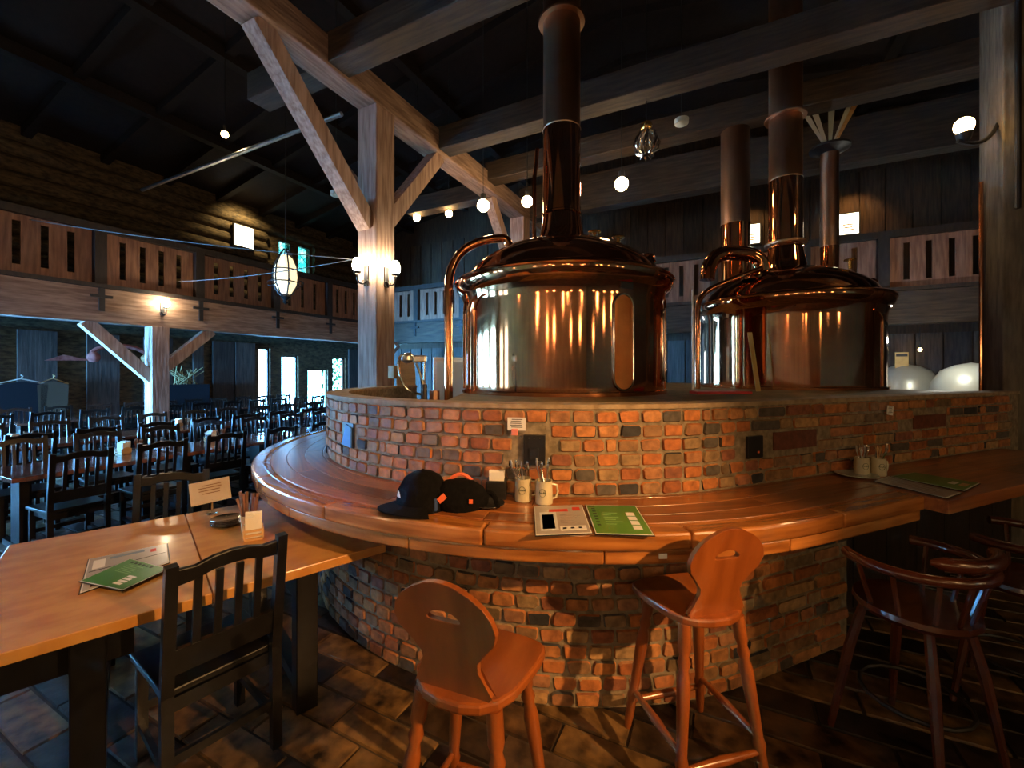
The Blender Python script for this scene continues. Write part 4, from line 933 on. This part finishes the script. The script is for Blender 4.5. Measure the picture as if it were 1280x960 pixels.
# ------------------------------------------------------------------ things on the counter
def mug(p, rz_, lab, s=1.0, nut=6, low=False):
    t = thing('stoneware_mug', p, rz_, lab, 'mug', 'cream cutlery mugs')
    MB().lathe([(.001, 0), (.038 * s, 0), (.043 * s, .006), (.042 * s, .06 * s), (.040 * s, .105 * s), (.041 * s, .115 * s), (.037 * s, .115 * s), (.036 * s, .02), (.001, .015)], 24).build('cup', 'cream', t, smooth=True)
    MB().tube([(.040 * s, 0, .095 * s), (.062 * s, 0, .09 * s), (.068 * s, 0, .06 * s), (.06 * s, 0, .03 * s), (.042 * s, 0, .025 * s)], .006, 8).build('handle', 'cream', t, smooth=True)
    em = MB(); R_ = .0435 * s
    def wr(x, z): a = -PI / 2 - .35 + x / R_; return (R_ * math.cos(a), R_ * math.sin(a), z)
    em.tube([wr(.017 * math.cos(a * PI / 9), .062 * s + .02 * math.sin(a * PI / 9)) for a in range(19)], .0011, 4, False); em.build('emblem_ring', 'ink', t)
    em = MB()
    for k in range(7):
        x = -.016 + k * .0052; hh = [.009, .005, .006, .0035, .009, .0055, .005][k]; em.tube([wr(x, .059 * s), wr(x + .0025, .059 * s + hh)], .0014, 4)
    em.build('emblem_writing', 'ink', t)
    return t
def utensils(p, n, lab, mats, L_=.21, lean=(0, 0), grp='cutlery standing in the mugs'):
    t = thing('cutlery_bundle', p, 0, lab, 'cutlery', grp)
    for k in range(n):
        a = 2 * PI * k / n + random.uniform(-.3, .3); b = random.uniform(.016, .024)
        x1 = math.cos(a) * b * 1.6 + lean[0] * random.random(); y1 = math.sin(a) * b * 1.6 + lean[1] * random.random(); hh = L_ * random.uniform(.82, 1.0)
        mb = MB().tube([(-math.cos(a) * .008, -math.sin(a) * .008, .022), (math.cos(a) * b * .8, math.sin(a) * b * .8, .1), (x1, y1, hh - .04)], .0028, 5)
        mb.tube([(x1, y1, hh - .045), (x1 * 1.05, y1 * 1.05, hh - .02), (x1 * 1.1, y1 * 1.1, hh)], [.003, .0075, .004], 6)
        mb.build('utensil', mats[k % len(mats)], t, smooth=True)
    return t
q1 = P(654, 626, 1.0); q2 = P(680, 629.5, 1.0)
mug(q1, .2, 'cream stoneware mug of cutlery, left one of the pair by the napkins', 1.06); mug(q2, .1, 'cream stoneware mug of cutlery, right one of the pair beside the open menu', 1.06)
utensils(q1 + Vector((0, 0, .0)), 8, 'knives and forks standing in the left mug of the middle pair', ['chrome', 'chrome', 'steel'], .225, (-.03, 0)); utensils(q2, 8, 'knives and forks standing in the right mug of the middle pair', ['chrome', 'steel', 'chrome'], .235, (-.02, 0))
q3 = P(1077, 593, 1.0); q4 = P(1098, 594, 1.0)
mug(q3, .2, 'cream stoneware mug of cutlery at the right end, behind the pale plate', 1.0); mug(q4, .1, 'cream stoneware mug of cutlery at the right end, beside the dim menu', 1.0)
utensils(q3, 7, 'spoons and forks in the mug behind the pale plate', ['chrome', 'steel'], .21); utensils(q4, 7, 'cutlery and a wooden spatula in the mug beside the dim menu', ['chrome', 'lightwood', 'chrome'], .21, (.03, 0))
def plate(p, r_, mat, lab, n=1, grp=None):
    for k in range(n):
        o = MB().lathe([(.001, .0), (r_ * .6, .0), (r_, .014), (r_ * 1.0, .018), (r_ * .62, .006), (.001, .005)], 36).build('plate', mat, None, p + Vector((0, 0, .0005 + k * .009)), 0, smooth=True)
        tag(o, lab[k] if isinstance(lab, list) else lab, 'plate', grp)
plate(P(610, 632.5, 1.0), .085, 'plate', 'dark round plate lying between the black cap and the napkin holder')
plate(P(1066, 594, 1.0) + Vector((0, -.03, 0)), .115, 'paleplate', 'pale greenish plate beside the right pair of mugs')
napkin_holder(P(621, 621.5, 1.0), path(s_at(622, 2.3), 2.3)[1] + .2, 'black napkin holder with crumpled white napkins against the ring wall', dark=True)
# open menu: grey leaf and green leaf with black backs
def leaf(p0, p1, p2, p3, front, lab, kind, z=1.0025, cat='menu', grp=None, th=.004, band=None):
    pts = [P(*q_, z) for q_ in (p0, p1, p2, p3)]; c = sum(pts, Vector()) / 4
    t = thing('menu', (c.x, c.y, z), 0, lab, cat, grp); L_ = [(q_ - c) for q_ in pts]
    MB().prism([(q_.x, q_.y) for q_ in L_], .0005, th).build('cover', 'black', t)
    MB().prism([(q_.x * .975, q_.y * .975) for q_ in L_], th, th + .001).build('border', 'white', t)
    pg = MB().prism([(q_.x * .945, q_.y * .945) for q_ in L_], th + .001, th + .0018).build('page', front, t)
    def uv(a, b): return L_[0] * .94 * (1 - a) * (1 - b) + L_[1] * .94 * a * (1 - b) + L_[2] * .94 * a * b + L_[3] * .94 * (1 - a) * b     # 0 = back left, 1 = back right, 2 = front right, 3 = front left
    def patch(a0, b0, a1, b1, m_, nm):
        q4_ = [uv(a0, b0), uv(a1, b0), uv(a1, b1), uv(a0, b1)]; MB().prism([(q_.x, q_.y) for q_ in q4_], th + .0018, th + .0024).build(nm, m_, pg)
    return t, patch
t, pa = leaf((667, 634), (728, 632), (741, 668), (669, 671), 'grey', 'grey printed menu page with a photo and red heading on the counter', 0)
pa(.08, .25, .42, .9, 'whitepaint', 'photo_border'); pa(.12, .34, .36, .85, noisy('photo_grey', (.12, .14, .11), (.26, .28, .23), 90, .5), 'photo')
pa(.28, .14, .68, .24, 'red', 'heading'); pa(.78, .08, .94, .22, 'red', 'round_badge'); pa(.45, .78, .95, .92, 'white', 'footer_strip')
for k in range(3): pa(.5 + k * .15, .82, .57 + k * .15, .87, 'inkblack', 'footer_mark')
for k in range(5): pa(.48, .36 + k * .07, .48 + random.uniform(.25, .42), .375 + k * .07, 'steel', 'text_line')
t, pa = leaf((731, 632), (795, 633), (819, 671), (744, 669), 'green', 'green menu page with a column of four pale boxes on the counter', 0)
for k in range(4): pa(.72, .28 + k * .155, .88, .28 + k * .155 + .12, 'white', 'pale_box')
for k in range(7): pa(.07, .12 + k * .1, .14, .16 + k * .1, 'ink', 'side_letter')
for k in range(6): pa(.25, .3 + k * .08, .25 + random.uniform(.15, .35), .313 + k * .08, noisy('pale_green_ink', (.2, .42, .16), (.25, .5, .2), 5, .5) if k == 0 else bpy.data.materials['pale_green_ink'], 'text_line')
pa(.02, .02, .15, .06, 'inkblack', 'corner_mark')
t, pa = leaf((1110, 596), (1203, 617), (1184, 624), (1092, 602), 'grey', 'dim grey menu strip lying near the right end of the counter', 0)
for k in range(3): pa(.1, .2 + k * .2, .8, .28 + k * .2, 'steel', 'text_line')
t, pa = leaf((1142, 591), (1226, 605), (1206, 615), (1112, 596), 'green', 'dim green menu lying beyond the grey one at the right end', 0)
pa(.7, .3, .8, .6, 'white', 'pale_box'); pa(.85, .3, .95, .6, 'lightwood', 'pale_box')
# black cap, black waist bag with orange tags
p = P(527, 640, 1.0); capA = math.radians(15)
t = thing('black_cap', p + Vector((-.01, .075, 0)), .25, 'black baseball cap with small white logo lying on the counter', 'cap')
prof = [(.001, .125), (.04, .122), (.07, .105), (.092, .07), (.10, .03), (.098, .0)]
MB().lathe(prof, 24).build('crown', 'cloth', t, smooth=True)
br = MB(); n = 12; vs = []; 
for k in range(n + 1):
    a = math.radians(165 + 110 * k / n); vs += [(.094 * math.cos(a), .094 * math.sin(a), .022), (.175 * math.cos(a) * (1 - .12 * abs(k - n / 2) / n), .165 * math.sin(a), .004 + .012 * math.sin(PI * k / n))]
m2 = len(vs); vs += [(x, y, z + .004) for x, y, z in vs]; fs = []
for k in range(n):
    a, b, c_, d_ = 2 * k, 2 * k + 1, 2 * k + 3, 2 * k + 2; fs += [(a, b, c_, d_), (a + m2, d_ + m2, c_ + m2, b + m2), (b, b + m2, c_ + m2, c_)]
br.add(vs, fs).build('brim', 'cloth', t, smooth=True)
lg = math.radians(205); MB().prism([(-.014, 0), (.014, 0), (.004, .018), (-.004, .022)], -.001, .001, Matrix.Translation((.099 * math.cos(lg), .099 * math.sin(lg), .05)) @ Matrix.Rotation(lg + PI / 2, 4, 'Z') @ Matrix.Rotation(PI / 2, 4, 'X')).build('logo', 'white', t)
MB().ball((0, 0, .126), .008, 8).build('button', 'cloth', t, smooth=True); t.scale = (1.3, 1.25, 1.45)
p = P(572, 641, 1.0) + Vector((0, .08, 0))
t = thing('waist_bag', p, -.1, 'black cloth bag with orange tags beside the black cap', 'bag')
bg = MB(); nn = 16; rs = []
for z, r_ in ((0, .10), (.02, .115), (.05, .115), (.085, .095), (.105, .06), (.11, .001)):
    for k in range(nn): a = 2 * PI * k / nn; w2 = 1 + .08 * math.sin(3 * a + z * 30); rs.append((r_ * 1.0 * math.cos(a) * w2, r_ * .72 * math.sin(a) * w2, z))
fs = [(i * nn + k, i * nn + (k + 1) % nn, (i + 1) * nn + (k + 1) % nn, (i + 1) * nn + k) for i in range(5) for k in range(nn)]
bg.add(rs, fs).build('bag_body', 'cloth', t, smooth=True)
MB().tube([(-.05 + .1 * k / 8, .02, .10 + .025 * math.sin(PI * k / 8)) for k in range(9)], .008, 6).build('orange_strap', 'orange', t, smooth=True)
MB().box((-.055, -.083, .055), (.035, .004, .022), Matrix.Rotation(-.7, 3, 'Y')).build('orange_tag', 'orange', t)
MB().box((.062, -.076, .045), (.016, .004, .016)).build('orange_patch', 'orange', t, bevel=.001)
MB().box((-.09, -.075, .03), (.035, .02, .05), Matrix.Rotation(-.5, 3, 'Z')).build('blue_pocket', 'bluecloth', t, bevel=.008)
MB().tube(arc_pts((.1, 0, .05), (.14, .02, .08), (.165, -.02, .01)), .01, 6).build('strap', 'cloth', t, smooth=True); t.scale = (1.2, 1.15, 1.3)

# ------------------------------------------------------------------ things on the honey tables
zt_ = .7405
t, pa = leaf((110, 700), (210, 680), (213, 704), (98, 744), 'grey', 'grey printed menus fanned out under the green menu on the table', 0, zt_)
pa(.05, .1, .2, .4, 'white', 'picture_strip'); pa(.25, .08, .7, .16, noisy('blue_print', (.1, .16, .25), (.2, .27, .36), 6, .5), 'heading'); pa(.78, .12, .86, .26, 'red', 'round_badge'); pa(.08, .75, .35, .95, 'redwood', 'photo'); pa(.02, .45, .98, .47, 'inkblack', 'page_edge')
t, pa = leaf((163, 699), (212, 712), (153, 739.5), (98, 728), 'green', 'green menu lying askew on top of the grey menus', 0, zt_ + .0075)
for k in range(4): pa(.62 + .0 * k, .52 + k * .1, .8, .59 + k * .1, 'white', 'pale_box')
for k in range(6): pa(.15 + .1 * k, .06, .21 + .1 * k, .12, 'ink', 'heading_letter')
for k in range(6): pa(.2, .18 + k * .06, .2 + random.uniform(.2, .4), .195 + k * .06, bpy.data.materials['pale_green_ink'], 'text_line')
pp = P(283, 656, zt_); plate(pp, .085, 'plate', ['lowest dark plate of the stack on the honey-coloured table', 'second dark plate from below in the stack on the table', 'third dark plate from below in the stack on the table', 'topmost dark plate of the stack on the honey-coloured table'], 4, 'stack of dark plates')
np_ = P(317, 672, zt_); napkin_holder(np_, TA2 - .2, 'light wooden napkin holder stuffed with white napkins on the honey-coloured table')
cutlery_handles(np_ + nT * .12 - dT * .0, 10, 'bundle of brown wooden cutlery handles behind the napkin holder', 'handle', .045, .08, .16)
MB_ = thing('cutlery_pot', np_ + nT * .12, 0, 'low pale pot holding the wooden-handled cutlery on the table', 'pot')
MB().lathe([(.001, 0), (.04, 0), (.045, .1), (.04, .1), (.036, .01), (.001, .01)], 20).build('pot_body', 'lightwood', MB_, smooth=True)
cp = P(268, 648, zt_) + nT * .10
t = thing('reservation_card', cp, math.radians(30), 'tilted handwritten paper card in a small glass stand on the table', 'card')
MB().lathe([(.001, 0), (.03, 0), (.03, .006), (.006, .012), (.005, .09), (.012, .1), (.001, .1)], 16).build('stand', 'chrome', t, smooth=True)
Rm = Matrix.Rotation(-.12, 3, 'Y') @ Matrix.Rotation(-.15, 3, 'X')
MB().box((-.01, 0, .155), (.22, .002, .145), Rm).build('card', noisy('kraft_card', (.45, .38, .33), (.55, .48, .42), 6, .8), t)
for k in range(6): MB().box((-.01 + random.uniform(-.01, .01), -.003 - .006 * k * .0, .20 - k * .018), (random.uniform(.08, .15), .0012, .005), Rm).build('text_line', 'handle', t)
